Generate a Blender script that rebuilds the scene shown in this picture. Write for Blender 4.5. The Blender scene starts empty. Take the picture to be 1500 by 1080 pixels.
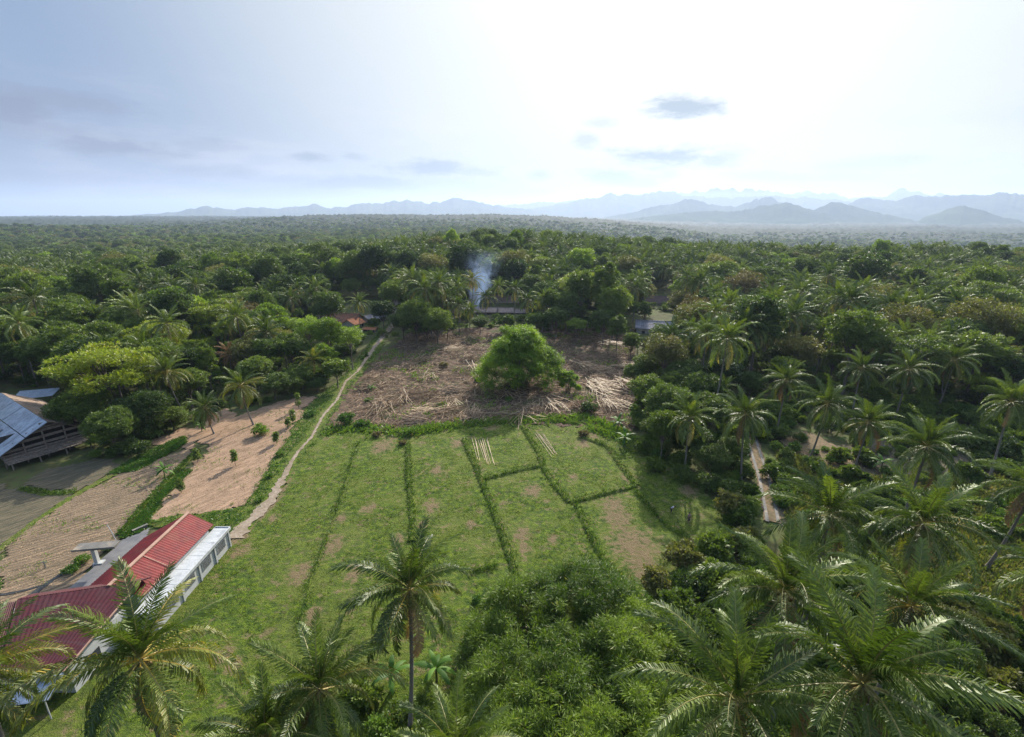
import bpy, math, random
import numpy as np
from mathutils import Vector, Matrix, Euler
R = math.radians
random.seed(7)
rng = np.random.default_rng(11)
scn = bpy.context.scene
col = scn.collection

# ------------------------------------------------------------------ camera
CH = 45.0; F = 720.0; PITCH = math.atan(225 / F)
cp, sp = math.cos(PITCH), math.sin(PITCH)
cam_d = bpy.data.cameras.new('camera'); cam = bpy.data.objects.new('camera', cam_d); col.objects.link(cam)
cam.location = (0, 0, CH); cam.rotation_euler = (math.pi / 2 - PITCH, 0, 0)
cam_d.sensor_width = 36; cam_d.lens = 36 * F / 1500; cam_d.clip_start = 0.5; cam_d.clip_end = 60000
scn.camera = cam
# ------------------------------------------------------------------ light
SUN_AZ, SUN_EL = R(17), R(29)
S = Vector((math.sin(SUN_AZ) * math.cos(SUN_EL), math.cos(SUN_AZ) * math.cos(SUN_EL), math.sin(SUN_EL)))
sd = bpy.data.lights.new('sun', 'SUN'); sd.energy = 4.3; sd.angle = R(0.6); sd.color = (1, .93, .82)
so = bpy.data.objects.new('sun', sd); col.objects.link(so); so.rotation_euler = S.to_track_quat('Z', 'Y').to_euler()
scn.view_settings.view_transform = 'Standard'; scn.view_settings.look = 'None'
scn.view_settings.exposure = 1.05; scn.view_settings.gamma = 1
cy = scn.cycles
cy.use_denoising = True; cy.denoiser = 'OPENIMAGEDENOISE'; cy.denoising_prefilter = 'NONE'
cy.max_bounces = 4; cy.diffuse_bounces = 2; cy.glossy_bounces = 1; cy.transmission_bounces = 3
cy.volume_bounces = 0; cy.transparent_max_bounces = 8; cy.sample_clamp_indirect = 4
cy.volume_step_rate = 1.0; cy.caustics_reflective = False; cy.caustics_refractive = False


def raydir(x, y):
    u, v = (x - 750) / F, -(y - 540) / F
    return Vector((u, cp + v * sp, -sp + v * cp))


def P(x, y, z=0.0):
    """place named by where the photo shows it, on the level z"""
    d = raydir(x, y); t = (z - CH) / d.z
    return Vector((d.x * t, d.y * t, z))


def proj(x, y, z):
    dz = CH - z
    t = y * cp + dz * sp
    if t < 1: return None
    yy = (y * sp - dz * cp) / t
    return 750 + F * x / t, 540 - F * yy, t


# ------------------------------------------------------------------ world: Nishita sky with thin clouds
w = bpy.data.worlds.new('World'); scn.world = w; w.use_nodes = True
nt = w.node_tree; nt.nodes.clear()


class NT:
    def __init__(s, nt): s.nt = nt
    def n(s, t, **k):
        a = s.nt.nodes.new(t)
        ins = k.pop('i', {})
        for q, v in k.items(): setattr(a, q, v)
        for q, v in ins.items():
            if isinstance(v, bpy.types.NodeSocket): s.nt.links.new(v, a.inputs[q])
            elif isinstance(v, bpy.types.Node): s.nt.links.new(v.outputs[0], a.inputs[q])
            else: a.inputs[q].default_value = v
        return a
    def m(s, op, a, b=0.0, c=0.0, clamp=False):
        return s.n('ShaderNodeMath', operation=op, use_clamp=clamp, i={0: a, 1: b, 2: c}).outputs[0]
    def mix(s, f, a, b, blend='MIX'):
        return s.n('ShaderNodeMix', data_type='RGBA', blend_type=blend, i={0: f, 6: a, 7: b}).outputs[2]
    def noise(s, vec, scale, detail=4, rough=.55, out='Fac', dist=0.0):
        q = {'Scale': scale, 'Detail': detail, 'Roughness': rough, 'Distortion': dist}
        if vec is not None: q['Vector'] = vec
        return s.n('ShaderNodeTexNoise', i=q).outputs[out]
    def ramp(s, f, stops, interp='LINEAR'):
        a = s.n('ShaderNodeValToRGB', i={0: f}); a.color_ramp.interpolation = interp
        e = a.color_ramp.elements
        while len(e) < len(stops): e.new(.5)
        for q, (p, c) in zip(e, stops):
            q.position = p; q.color = c if len(c) == 4 else (*c, 1)
        return a.outputs[0]
    def rng(s, v, a, b, c=0.0, d=1.0):
        return s.n('ShaderNodeMapRange', interpolation_type='SMOOTHSTEP', i={0: v, 1: a, 2: b, 3: c, 4: d}).outputs[0]


W = NT(nt)
sky = W.n('ShaderNodeTexSky', sky_type='NISHITA', sun_disc=False, sun_elevation=SUN_EL, sun_rotation=SUN_AZ,
          altitude=0, air_density=1.0, dust_density=4.0, ozone_density=1.0)
geo = W.n('ShaderNodeNewGeometry')
dirv = W.n('ShaderNodeTexCoord').outputs['Generated']
sep = W.n('ShaderNodeSeparateXYZ', i={0: dirv})
X, Y, Z = sep.outputs
az = W.m('ARCTAN2', X, Y)
el = W.m('ARCSINE', Z)
# wispy distortion in the sky's own directions
nv = W.n('ShaderNodeMapping', i={'Vector': W.n('ShaderNodeCombineXYZ', i={0: az, 1: el, 2: 0.0}), 'Scale': (1, 3.0, 1)})
nd = W.noise(nv.outputs[0], 9, 6, .62)
nd2 = W.noise(nv.outputs[0], 26, 5, .6)
mask = None
CL = [(1000, 155, 42, 12, .8), (970, 230, 58, 13, .75), (1070, 230, 30, 8, .35), (855, 205, 16, 8, .4), (790, 257, 18, 7, .5), (888, 260, 48, 9, .5),
      (625, 248, 55, 9, .8), (700, 252, 35, 7, .45), (455, 230, 26, 6, .65), (520, 230, 18, 5, .4), (530, 270, 85, 8, .7), (590, 272, 45, 8, .45), (350, 257, 40, 7, .5),
      (20, 160, 55, 12, .7), (165, 216, 70, 9, .75), (40, 185, 120, 12, .35), (980, 257, 16, 7, .35), (1110, 258, 40, 6, .25), (300, 250, 35, 7, .35), (650, 270, 100, 12, .3), (90, 150, 90, 9, .45), (230, 225, 60, 7, .5), (420, 262, 60, 7, .45), (480, 282, 80, 6, .3), (1045, 236, 26, 7, .5), (1260, 240, 70, 7, .2), (1180, 262, 60, 6, .25), (880, 180, 20, 6, .3), (300, 215, 40, 7, .35), (130, 262, 80, 6, .3), (930, 268, 30, 6, .4), (750, 282, 60, 6, .3)]
for (x, y, rx, ry, s_) in CL:
    d = raydir(x, y); d.normalize()
    a0, e0 = math.atan2(d.x, d.y), math.asin(d.z)
    k = d.y * 1.0
    ra, re = rx / F * (d.x * d.x + d.y * d.y) ** .5 * k * 1.0, ry / F
    u = W.m('DIVIDE', W.m('SUBTRACT', az, a0), ra * 1.35)
    v = W.m('DIVIDE', W.m('SUBTRACT', el, e0), re * 1.5)
    rr = W.m('ADD', W.m('MULTIPLY', u, u), W.m('MULTIPLY', v, v))
    g = W.m('SUBTRACT', 1.0, W.m('SQRT', rr))
    g = W.m('ADD', g, W.m('MULTIPLY', W.m('SUBTRACT', nd, .5), 2.6))
    g = W.m('ADD', g, W.m('MULTIPLY', W.m('SUBTRACT', nd2, .5), .8))
    g = W.rng(g, -.1, .85, 0, min(1, s_ * 1.35))
    mask = g if mask is None else W.m('MAXIMUM', mask, g)
# faint high veil, brighter streaks
nv2 = W.n('ShaderNodeMapping', i={'Vector': W.n('ShaderNodeCombineXYZ', i={0: az, 1: el, 2: 2.0}), 'Rotation': (0, 0, .15), 'Scale': (1, 4.5, 1)})
veil = W.rng(W.noise(nv2.outputs[0], 3.2, 6, .6), .46, .72, 0, .6)
low = W.rng(el, R(14), R(6), 0, 1)
veil = W.m('MULTIPLY', veil, low)
cosS = W.n('ShaderNodeVectorMath', operation='DOT_PRODUCT', i={0: dirv, 1: tuple(S)}).outputs['Value']
glow = W.rng(cosS, .56, .96, 0, 1)
base = sky.outputs[0]
SKYK = W.n('ShaderNodeValue'); SKYK.outputs[0].default_value = 1.0
# thin haze in front of the sky (lit more strongly towards the sun)
hz = W.mix(glow, (2.2, 3.1, 4.7, 1), (7.0, 7.5, 7.7, 1))
c1 = W.mix(W.rng(el, R(60), R(12), .3, .93), base, hz)
c1 = W.mix(W.rng(el, R(13), R(0), 0, .55), c1, W.mix(glow, (2.45, 2.95, 3.8, 1), (6.4, 6.7, 6.9, 1)))
c1 = W.mix(veil, c1, W.mix(glow, (5.0, 5.0, 5.9, 1), (8.0, 8.0, 8.1, 1)))
cc = W.mix(glow, (1.85, 2.2, 3.2, 1), (3.7, 4.4, 5.1, 1))
c1 = W.mix(W.m('MULTIPLY', mask, W.rng(el, R(-1), R(1.5), 0, 1)), c1, cc)
# sky above the view is brightened by elevation, added as overhead fill light
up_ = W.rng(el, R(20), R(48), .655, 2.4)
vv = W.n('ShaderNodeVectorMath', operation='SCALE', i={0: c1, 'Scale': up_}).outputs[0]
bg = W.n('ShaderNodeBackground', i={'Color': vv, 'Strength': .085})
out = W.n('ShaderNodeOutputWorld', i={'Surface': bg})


# ------------------------------------------------------------------ numpy noise
def vnoise(x, y, seed=0):
    xi, yi = np.floor(x).astype(np.int64), np.floor(y).astype(np.int64)
    xf, yf = x - xi, y - yi
    u, v = xf * xf * (3 - 2 * xf), yf * yf * (3 - 2 * yf)
    def h(a, b):
        n = (a * 374761393 + b * 668265263 + seed * 1442695041) & 0x7fffffff
        n = ((n ^ (n >> 13)) * 1274126177) & 0x7fffffff
        return ((n ^ (n >> 16)) & 0xffff) / 65535.0
    return (h(xi, yi) * (1 - u) + h(xi + 1, yi) * u) * (1 - v) + (h(xi, yi + 1) * (1 - u) + h(xi + 1, yi + 1) * u) * v


def fbm(x, y, o=4, seed=0):
    a, s, t = 1.0, 0, 0
    for k in range(o):
        s = s + a * vnoise(x * 2 ** k, y * 2 ** k, seed + k); t += a; a *= .5
    return s / t


def sst(a, b, v):
    t = np.clip((v - a) / (b - a), 0, 1); return t * t * (3 - 2 * t)


def height(x, y):
    x = np.asarray(x, float); y = np.asarray(y, float)
    r = np.hypot(x, y); th = np.arctan2(x, y)
    s = sst(-.1, .45, th)
    h = 17 * np.exp(-((x + 10) / 130) ** 2 - ((y - 370) / 110) ** 2)
    h = h + sst(120, 260, r) * (fbm(x / 90, y / 90, 3, 5) - .5) * 9
    h = h + 9 * np.exp(-((x - 330) / 160) ** 2 - ((y - 330) / 90) ** 2)
    dr = sst(400, 900, r)
    h = h - dr * (14 + 50 * s)
    h = h + sst(700, 1600, r) * (fbm(x / 700, y / 700, 4, 9) - .5) * (34 + 10 * s)
    rid = np.exp(-((r - 2900) / 700) ** 2) * sst(-.62, -.25, th) * (1 - sst(.2, .42, th))
    h = h + rid * (38 + 26 * (fbm(th * 9, r / 900, 3, 3) - .3))
    h = h + sst(2500, 6000, r) * (1 - s) * 14
    return h


def H(x, y): return float(height(x, y))


# ------------------------------------------------------------------ mesh helpers
def new_obj(name, me, parent=None, mats=()):
    o = bpy.data.objects.new(name, me); col.objects.link(o)
    for m_ in mats: me.materials.append(m_)
    if parent is not None: o.parent = parent
    return o


def tag(o, label=None, cat=None, group=None, kind=None):
    if label: o['label'] = label
    if cat: o['category'] = cat
    if group: o['group'] = group
    if kind: o['kind'] = kind
    return o


def empty(name, loc, rz=0.0, label=None, cat=None, group=None):
    o = bpy.data.objects.new(name, None); col.objects.link(o); o.empty_display_size = .3
    o.location = loc; o.rotation_euler = (0, 0, rz)
    return tag(o, label, cat, group)


def np_mesh(name, V, Fc, tint=None, smooth=False, n=4, midx=None):
    """V (N,3), Fc (M,n) ints"""
    V = np.asarray(V, np.float32); Fc = np.asarray(Fc, np.int32)
    me = bpy.data.meshes.new(name)
    me.vertices.add(len(V)); me.vertices.foreach_set('co', V.ravel())
    me.loops.add(Fc.size); me.loops.foreach_set('vertex_index', Fc.ravel())
    me.polygons.add(len(Fc)); me.polygons.foreach_set('loop_start', np.arange(0, Fc.size, Fc.shape[1], dtype=np.int32))
    me.polygons.foreach_set('loop_total', np.full(len(Fc), Fc.shape[1], np.int32))
    if smooth: me.polygons.foreach_set('use_smooth', np.ones(len(Fc), bool))
    if midx is not None: me.polygons.foreach_set('material_index', np.asarray(midx, np.int32))
    if tint is not None:
        a = me.attributes.new('tint', 'FLOAT', 'POINT'); a.data.foreach_set('value', np.asarray(tint, np.float32))
    me.update(); me.validate()
    return me


class MB:
    """collects simple shapes; tris stored as quads with repeated last vertex are avoided: python polygons"""
    def __init__(s): s.v = []; s.f = []; s.m = []; s.t = []
    def add(s, vs, fs, mi=0, tint=.5):
        b = len(s.v); s.v += [tuple(q) for q in vs]; s.f += [[b + i for i in f] for f in fs]; s.m += [mi] * len(fs); s.t += [tint] * len(vs)
        return s
    def box(s, x0, x1, y0, y1, z0, z1, mi=0, tint=.5, M=None):
        vs = [Vector((x, y, z)) for z in (z0, z1) for x, y in ((x0, y0), (x1, y0), (x1, y1), (x0, y1))]
        if M is not None: vs = [M @ q for q in vs]
        return s.add(vs, [[3, 2, 1, 0], [4, 5, 6, 7], [0, 1, 5, 4], [1, 2, 6, 5], [2, 3, 7, 6], [3, 0, 4, 7]], mi, tint)
    def bar(s, a, b, w=.1, h=None, mi=0, tint=.5):
        a, b = Vector(a), Vector(b); h = h or w; d = (b - a); L = d.length; d.normalize()
        up = Vector((0, 0, 1)) if abs(d.z) < .95 else Vector((1, 0, 0))
        sx = d.cross(up).normalized(); u = sx.cross(d)
        M = Matrix((( *d, 0), (*sx, 0), (*u, 0), (0, 0, 0, 1))).transposed()
        M = Matrix.Translation(a) @ M
        return s.box(0, L, -w / 2, w / 2, -h / 2, h / 2, mi, tint, M)
    def tube(s, pts, rad, seg=6, mi=0, tint=.5, cap=True):
        pts = [Vector(p) for p in pts]; vs = []; fs = []
        for i, p in enumerate(pts):
            d = (pts[min(i + 1, len(pts) - 1)] - pts[max(i - 1, 0)]).normalized()
            a = Vector((0, 0, 1)) if abs(d.z) < .9 else Vector((1, 0, 0))
            u = d.cross(a).normalized(); v = d.cross(u)
            r = rad[i] if hasattr(rad, '__len__') else rad
            for k in range(seg):
                an = 2 * math.pi * k / seg; vs.append(p + u * (r * math.cos(an)) + v * (r * math.sin(an)))
        for i in range(len(pts) - 1):
            for k in range(seg):
                k2 = (k + 1) % seg; fs.append([i * seg + k, i * seg + k2, (i + 1) * seg + k2, (i + 1) * seg + k])
        if cap: fs.append(list(range(seg))); fs.append([(len(pts) - 1) * seg + k for k in range(seg)][::-1])
        return s.add(vs, fs, mi, tint)
    def ball(s, c, r, mi=0, tint=.5, nu=8, nv=5, sz=1.0):
        vs = []; fs = []; c = Vector(c)
        for j in range(nv + 1):
            ph = math.pi * j / nv
            for i in range(nu):
                a = 2 * math.pi * i / nu
                vs.append(c + Vector((r * math.sin(ph) * math.cos(a), r * math.sin(ph) * math.sin(a), r * sz * math.cos(ph))))
        for j in range(nv):
            for i in range(nu):
                fs.append([j * nu + i, (j + 1) * nu + i, (j + 1) * nu + (i + 1) % nu, j * nu + (i + 1) % nu])
        return s.add(vs, fs, mi, tint)
    def mesh(s, name, smooth=False):
        me = bpy.data.meshes.new(name); me.from_pydata([tuple(v) for v in s.v], [], s.f)
        a = me.attributes.new('tint', 'FLOAT', 'POINT'); a.data.foreach_set('value', s.t)
        me.polygons.foreach_set('material_index', s.m)
        if smooth: me.polygons.foreach_set('use_smooth', [True] * len(s.f))
        me.update(); return me
    def build(s, name, mats, parent=None, smooth=False):
        return new_obj(name, s.mesh(name, smooth), parent, mats if isinstance(mats, (list, tuple)) else (mats,))


# ------------------------------------------------------------------ materials
def mat(name):
    m_ = bpy.data.materials.new(name); m_.use_nodes = True; m_.node_tree.nodes.clear()
    return m_, NT(m_.node_tree)


def finish(T, surf, disp=None):
    T.n('ShaderNodeOutputMaterial', i={'Surface': surf})


def m_plain(name, c, c2=None, rough=.8, scale=3.0, spec=.3, metal=0.0, bump=0.0, stretch=None, c3=None):
    m_, T = mat(name)
    co = T.n('ShaderNodeTexCoord').outputs['Object']
    if stretch: co = T.n('ShaderNodeMapping', i={'Vector': co, 'Scale': stretch}).outputs[0]
    n1 = T.noise(co, scale, 6, .62)
    c2 = c2 or tuple(q * .6 for q in c)
    colr = T.mix(T.rng(n1, .3, .7), (*c, 1), (*c2, 1))
    if c3: colr = T.mix(T.rng(T.noise(co, scale * .35, 5, .7), .52, .66), colr, (*c3, 1))
    q = {'Base Color': colr, 'Roughness': rough, 'Specular IOR Level': spec, 'Metallic': metal}
    if bump:
        q['Normal'] = T.n('ShaderNodeBump', i={'Height': n1, 'Distance': bump, 'Strength': .7}).outputs[0]
    finish(T, T.n('ShaderNodeBsdfPrincipled', i=q)); return m_


def m_leaf(name, dark, light, accent=None, acc=.96, rough=.5, trans=.35, spec=.3, tcol=(1.3, 1.35, .55), rndw=.58):
    m_, T = mat(name)
    tint = T.n('ShaderNodeAttribute', attribute_name='tint').outputs['Fac']
    rnd = T.n('ShaderNodeObjectInfo').outputs['Random']
    f = T.m('ADD', T.m('MULTIPLY', tint, 1 - rndw), T.m('MULTIPLY', rnd, rndw))
    dark = (dark[0] * 1.08, dark[1] * 1.05, dark[2] * .9); light = (light[0] * 1.12, light[1] * 1.1, light[2])
    c = T.mix(T.rng(f, .15, .85), (*dark, 1), (*light, 1))
    if accent: c = T.mix(T.rng(tint, acc - .02, acc + .02), c, (*accent, 1))
    pb = T.n('ShaderNodeBsdfPrincipled', i={'Base Color': c, 'Roughness': rough, 'Specular IOR Level': spec})
    tr = T.n('ShaderNodeBsdfTranslucent', i={'Color': T.mix(1.0, c, (*tcol, 1), 'MULTIPLY')})
    finish(T, T.n('ShaderNodeMixShader', i={0: trans, 1: pb, 2: tr})); return m_


M = {}
M['leaf_dark'] = m_leaf('leaf_dark', (.03, .06, .014), (.085, .13, .028), (.16, .18, .04), .93)
M['leaf_mid'] = m_leaf('leaf_mid', (.045, .085, .014), (.125, .175, .03), (.21, .22, .05), .93)
M['leaf_light'] = m_leaf('leaf_light', (.10, .17, .015), (.20, .29, .03), (.28, .32, .06), .9)
M['leaf_yellow'] = m_leaf('leaf_yellow', (.09, .14, .012), (.20, .25, .02), (.32, .28, .04), .88)
M['leaf_olive'] = m_leaf('leaf_olive', (.075, .09, .024), (.17, .17, .05), (.24, .19, .09), .85)
M['leaf_brown'] = m_leaf('leaf_brown', (.09, .075, .04), (.165, .135, .075), (.1, .13, .04), .85)
M['bamboo_leaf'] = m_leaf('bamboo_leaf', (.05, .10, .012), (.16, .235, .03), (.27, .28, .08), .93, spec=.25, rough=.5, trans=.42)
M['bamboo_far'] = m_leaf('bamboo_far', (.06, .13, .010), (.20, .31, .02), (.29, .35, .03), .88, trans=.45, rndw=0)
M['palm'] = m_leaf('palm', (.035, .065, .012), (.12, .165, .03), (.32, .27, .09), .91, rough=.48, trans=.3, spec=.42)
M['palm_y'] = m_leaf('palm_y', (.06, .085, .014), (.18, .19, .03), (.42, .30, .05), .8, rough=.48, trans=.3, spec=.4)
M['dry'] = m_leaf('dry', (.16, .10, .05), (.30, .20, .10), None, rough=.7, trans=.2, tcol=(1, .9, .7))
M['banana'] = m_leaf('banana', (.035, .09, .012), (.09, .18, .022), (.3, .26, .05), .95, rough=.6, spec=.25)
M['grassblade'] = m_leaf('grassblade', (.042, .082, .008), (.155, .215, .012), (.2, .15, .06), .93, trans=.3, rndw=0.0)
M['weeds'] = m_leaf('weeds', (.045, .11, .015), (.14, .22, .03), (.2, .16, .06), .95, trans=.3)
M['bark'] = m_plain('bark', (.16, .13, .10), (.075, .06, .045), scale=4, stretch=(1, 1, .3))
M['palm_bark'] = m_plain('palm_bark', (.23, .20, .165), (.11, .095, .08), scale=6, stretch=(1, 1, 3))
M['coconut'] = m_plain('coconut', (.13, .13, .03), (.14, .06, .025), rough=.5, scale=2)
M['culm'] = m_plain('culm', (.15, .15, .05), (.07, .09, .03), rough=.5)
M['culm_dry'] = m_leaf('culm_dry', (.22, .14, .08), (.46, .36, .24), None, rough=.6, trans=0.0, rndw=.3)
M['flower'] = m_plain('flower', (.45, .33, .16), (.3, .2, .1), rough=.9)

# ------------------------------------------------------------------ foliage templates
def leaf_quads(C, D, N, L, Wd):
    """C base points, D directions, N normals-ish, L length, Wd width -> verts (n,4,3)"""
    D = D / (np.linalg.norm(D, axis=1, keepdims=True) + 1e-9)
    Sd = np.cross(D, N); Sd /= (np.linalg.norm(Sd, axis=1, keepdims=True) + 1e-9)
    L = np.asarray(L).reshape(-1, 1); Wd = np.asarray(Wd).reshape(-1, 1)
    sag = np.cross(Sd, D) * L * .12
    a = C; b = C + D * L * .45 + Sd * Wd * .5; c = C + D * L - sag; d = C + D * L * .45 - Sd * Wd * .5
    return np.stack([a, b, c, d], 1)


def rand_dirs(n, r=rng):
    v = r.normal(size=(n, 3)); return v / np.linalg.norm(v, axis=1, keepdims=True)


def leaf_cloud(lobes, nclump, per, leaf, aspect=.5, clump_r=.45, up=.35, droop=.0, under=.15, seed=1, rough=.25, hang=0.0):
    r = np.random.default_rng(seed)
    lobes = np.array(lobes, float)  # cx,cy,cz,rx,ry,rz
    wgt = (lobes[:, 3] * lobes[:, 4]); wgt /= wgt.sum()
    li = r.choice(len(lobes), nclump, p=wgt)
    d = rand_dirs(nclump, r)
    flip = (d[:, 2] < -.1) & (r.random(nclump) > under); d[flip, 2] *= -1
    rad = 1 - rough * r.random(nclump) ** 1.3 * 1.5
    rad = rad + (r.random(nclump) < .06) * r.random(nclump) * .22
    C = lobes[li, :3] + d * lobes[li, 3:6] * rad[:, None]
    nrm = d / lobes[li, 3:6]; nrm /= np.linalg.norm(nrm, axis=1, keepdims=True)
    lt = r.normal(0, .17, len(lobes)); ct = np.clip(r.normal(.5, .2, nclump) + lt[li], 0, 1)
    # leaves of each clump fan out from it
    idx = np.repeat(np.arange(nclump), per)
    n = len(idx)
    off = rand_dirs(n, r)
    D = off * .75 + nrm[idx] * .55; D[:, 2] += -droop
    base = C[idx] + off * (clump_r * r.random((n, 1)) * np.array([1, 1, .6]))
    N = nrm[idx] * .6 + rand_dirs(n, r) * .7; N[:, 2] += up
    if hang:
        D = rand_dirs(n, r) * .6; D[:, 2] -= hang
    L = leaf * (.65 + .7 * r.random(n))
    q = leaf_quads(base, D, N, L, L * aspect)
    tint = np.clip(ct[idx] * .72 + .28 * r.random(n), 0, 1) 
    tint = np.where(r.random(n) < .025, .97, np.clip(tint, 0, .9))
    return q, np.repeat(tint, 4)


def quads_mesh(name, q, t, m_):
    n = len(q); me = np_mesh(name, q.reshape(-1, 3), np.arange(n * 4).reshape(n, 4), t)
    me.materials.append(m_); return me


def make_lobes(Rc, Hc, nl, flat=1.0, seed=1, lr=(.28, .45), layers=False):
    r = np.random.default_rng(seed); out = []
    if layers:
        for k in range(nl):
            a = k * 2.4 + r.random(); rr = Rc * (.15 + .75 * r.random() ** .6)
            R_ = Rc * r.uniform(.22, .38)
            out.append([rr * math.cos(a), rr * math.sin(a), Hc * (r.uniform(-.2, .5) - .35 * (rr / Rc) ** 2), R_, R_, R_ * .22])
        return out
    for k in range(nl):
        z = 1 - 1.72 * (k + .5) / nl; a = k * 2.4 + r.random() * .7
        s = math.sqrt(max(0, 1 - z * z * .9)); q = r.uniform(.55, .78)
        R_ = Rc * r.uniform(*lr)
        out.append([Rc * s * q * math.cos(a), Rc * s * q * math.sin(a), Hc * .5 * z * q, R_, R_, R_ * .72 * flat])
    out.append([0, 0, 0, Rc * .62, Rc * .62, Hc * .33])
    return out


def make_tree(kind, Rc, Hc, Ht, nl, nclump, per, leaf, seed, mt, aspect=.5, flat=1., layers=False, trunk_r=.22, lean=.0, **kw):
    """crown centre at z=Ht; returns trunk mesh and crown mesh, base at 0"""
    lb = make_lobes(Rc, Hc, nl, flat, seed, layers=layers)
    r = random.Random(seed)
    q, t = leaf_cloud([[a + lean * 0, b, c + Ht, d, e, f] for a, b, c, d, e, f in lb], nclump, per, leaf, aspect, seed=seed, **kw)
    crown = quads_mesh(kind + '_crown', q, t, M[mt])
    m_ = MB()
    fork = Ht - Hc * (.5 if not layers else .6)
    m_.tube([(0, 0, -.3), (r.uniform(-.1, .1), r.uniform(-.1, .1), fork * .5), (0, 0, fork), (r.uniform(-.2, .2), r.uniform(-.2, .2), Ht)],
            [trunk_r * 1.3, trunk_r, trunk_r * .8, trunk_r * .3], 7)
    for (a, b, c, d, e, f) in lb[:14]:
        mid = Vector((a * .45, b * .45, fork + (Ht + c - fork) * .4))
        m_.tube([(0, 0, fork * r.uniform(.85, 1)), mid, (a * .9, b * .9, Ht + c)], [trunk_r * .5, trunk_r * .3, trunk_r * .1], 5)
    tr = m_.mesh(kind + '_trunk', True); tr.materials.append(M['bark'])
    return tr, crown


TT = {}
def reg(key, *a, **k): TT.setdefault(key, []).append(make_tree(key, *a, **k))


for s_ in range(3):
    reg('dark', 4.6, 9.0, 9.2 + s_, 19 + 2 * s_, 800, 14, .42, 100 + s_, 'leaf_dark')
    reg('mid', 4.8, 8.6, 8.8 + s_, 19 + 3 * s_, 800, 14, .42, 200 + s_, 'leaf_mid')
    reg('olive', 5.0, 8.0, 8.6 + .5 * s_, 25, 900, 13, .33, 300 + s_, 'leaf_olive', rough=.4)
for s_ in range(2):
    reg('light', 4.2, 8.0, 9 + s_, 18, 700, 13, .42, 400 + s_, 'leaf_light')
    reg('brown', 4.6, 5.5, 8.5, 22, 620, 12, .30, 500 + s_, 'leaf_brown', rough=.5)
    reg('layered', 7.5, 5.5, 11 + s_, 30, 1100, 13, .36, 600 + s_, 'leaf_mid', layers=True, trunk_r=.3, up=1.2, clump_r=.5)
    reg('layered_yellow', 7.5, 5.5, 11, 34, 1250, 13, .36, 650 + s_, 'leaf_yellow', layers=True, trunk_r=.3, up=1.2, clump_r=.5)
    reg('tall', 3.0, 9.5, 9.5, 16, 560, 13, .42, 700 + s_, 'leaf_mid', trunk_r=.16)
    reg('bigleaf', 3.6, 6.0, 7.0, 14, 420, 9, .62, 800 + s_, 'leaf_mid', aspect=.6, trunk_r=.15)
    reg('airy', 3.4, 5.0, 8.0, 16, 300, 12, .34, 850 + s_, 'leaf_light', trunk_r=.12, rough=.6, clump_r=.55, up=.9)
reg('dense', 5.6, 9.0, 8.0, 24, 1500, 16, .34, 900, 'leaf_mid')
reg('dense', 5.2, 8.0, 7.5, 22, 1400, 16, .34, 901, 'leaf_dark')


def shrub_mesh(seed, Rr, h, mt, leaf=.25, n=220, per=10, aspect=.5):
    lb = make_lobes(Rr, h, 9, 1., seed)
    q, t = leaf_cloud([[a, b, max(c + h * .45, .25), d, e, f] for a, b, c, d, e, f in lb], n, per, leaf, aspect, clump_r=.25, seed=seed, rough=.4)
    q[:, :, 2] = np.maximum(q[:, :, 2], .02)
    return quads_mesh('shrub_foliage', q, t, M[mt])


def stem_mesh(h, n=5, seed=0, r=.05):
    rr = random.Random(seed); m_ = MB()
    for k in range(n):
        a = rr.uniform(0, 6.28); m_.tube([(0, 0, -.1), (math.cos(a) * h * .2, math.sin(a) * h * .2, h * .5), (math.cos(a) * h * .35, math.sin(a) * h * .35, h * .8)], [r, r * .7, r * .3], 4)
    me = m_.mesh('stems'); me.materials.append(M['bark']); return me


SH = {'green': [(stem_mesh(1.6, seed=1), shrub_mesh(21, 1.6, 2.2, 'leaf_mid')), (stem_mesh(1.4, seed=2), shrub_mesh(22, 1.4, 1.9, 'weeds', .22))],
      'dark': [(stem_mesh(1.9, seed=3), shrub_mesh(23, 1.8, 2.6, 'leaf_dark'))],
      'pale': [(stem_mesh(2.6, seed=4), shrub_mesh(24, 2.0, 3.4, 'leaf_olive', .32, 320, 9, .6))],
      'bigleaf': [(stem_mesh(2.6, seed=5), shrub_mesh(25, 1.9, 3.4, 'leaf_mid', .36, 380, 9, .6))],
      'brown': [(stem_mesh(1.2, seed=6), shrub_mesh(26, 1.2, 1.5, 'leaf_brown', .2))],
      'low': [(stem_mesh(.6, seed=7), shrub_mesh(27, 1.1, .9, 'weeds', .2, 160, 9))]}


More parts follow.
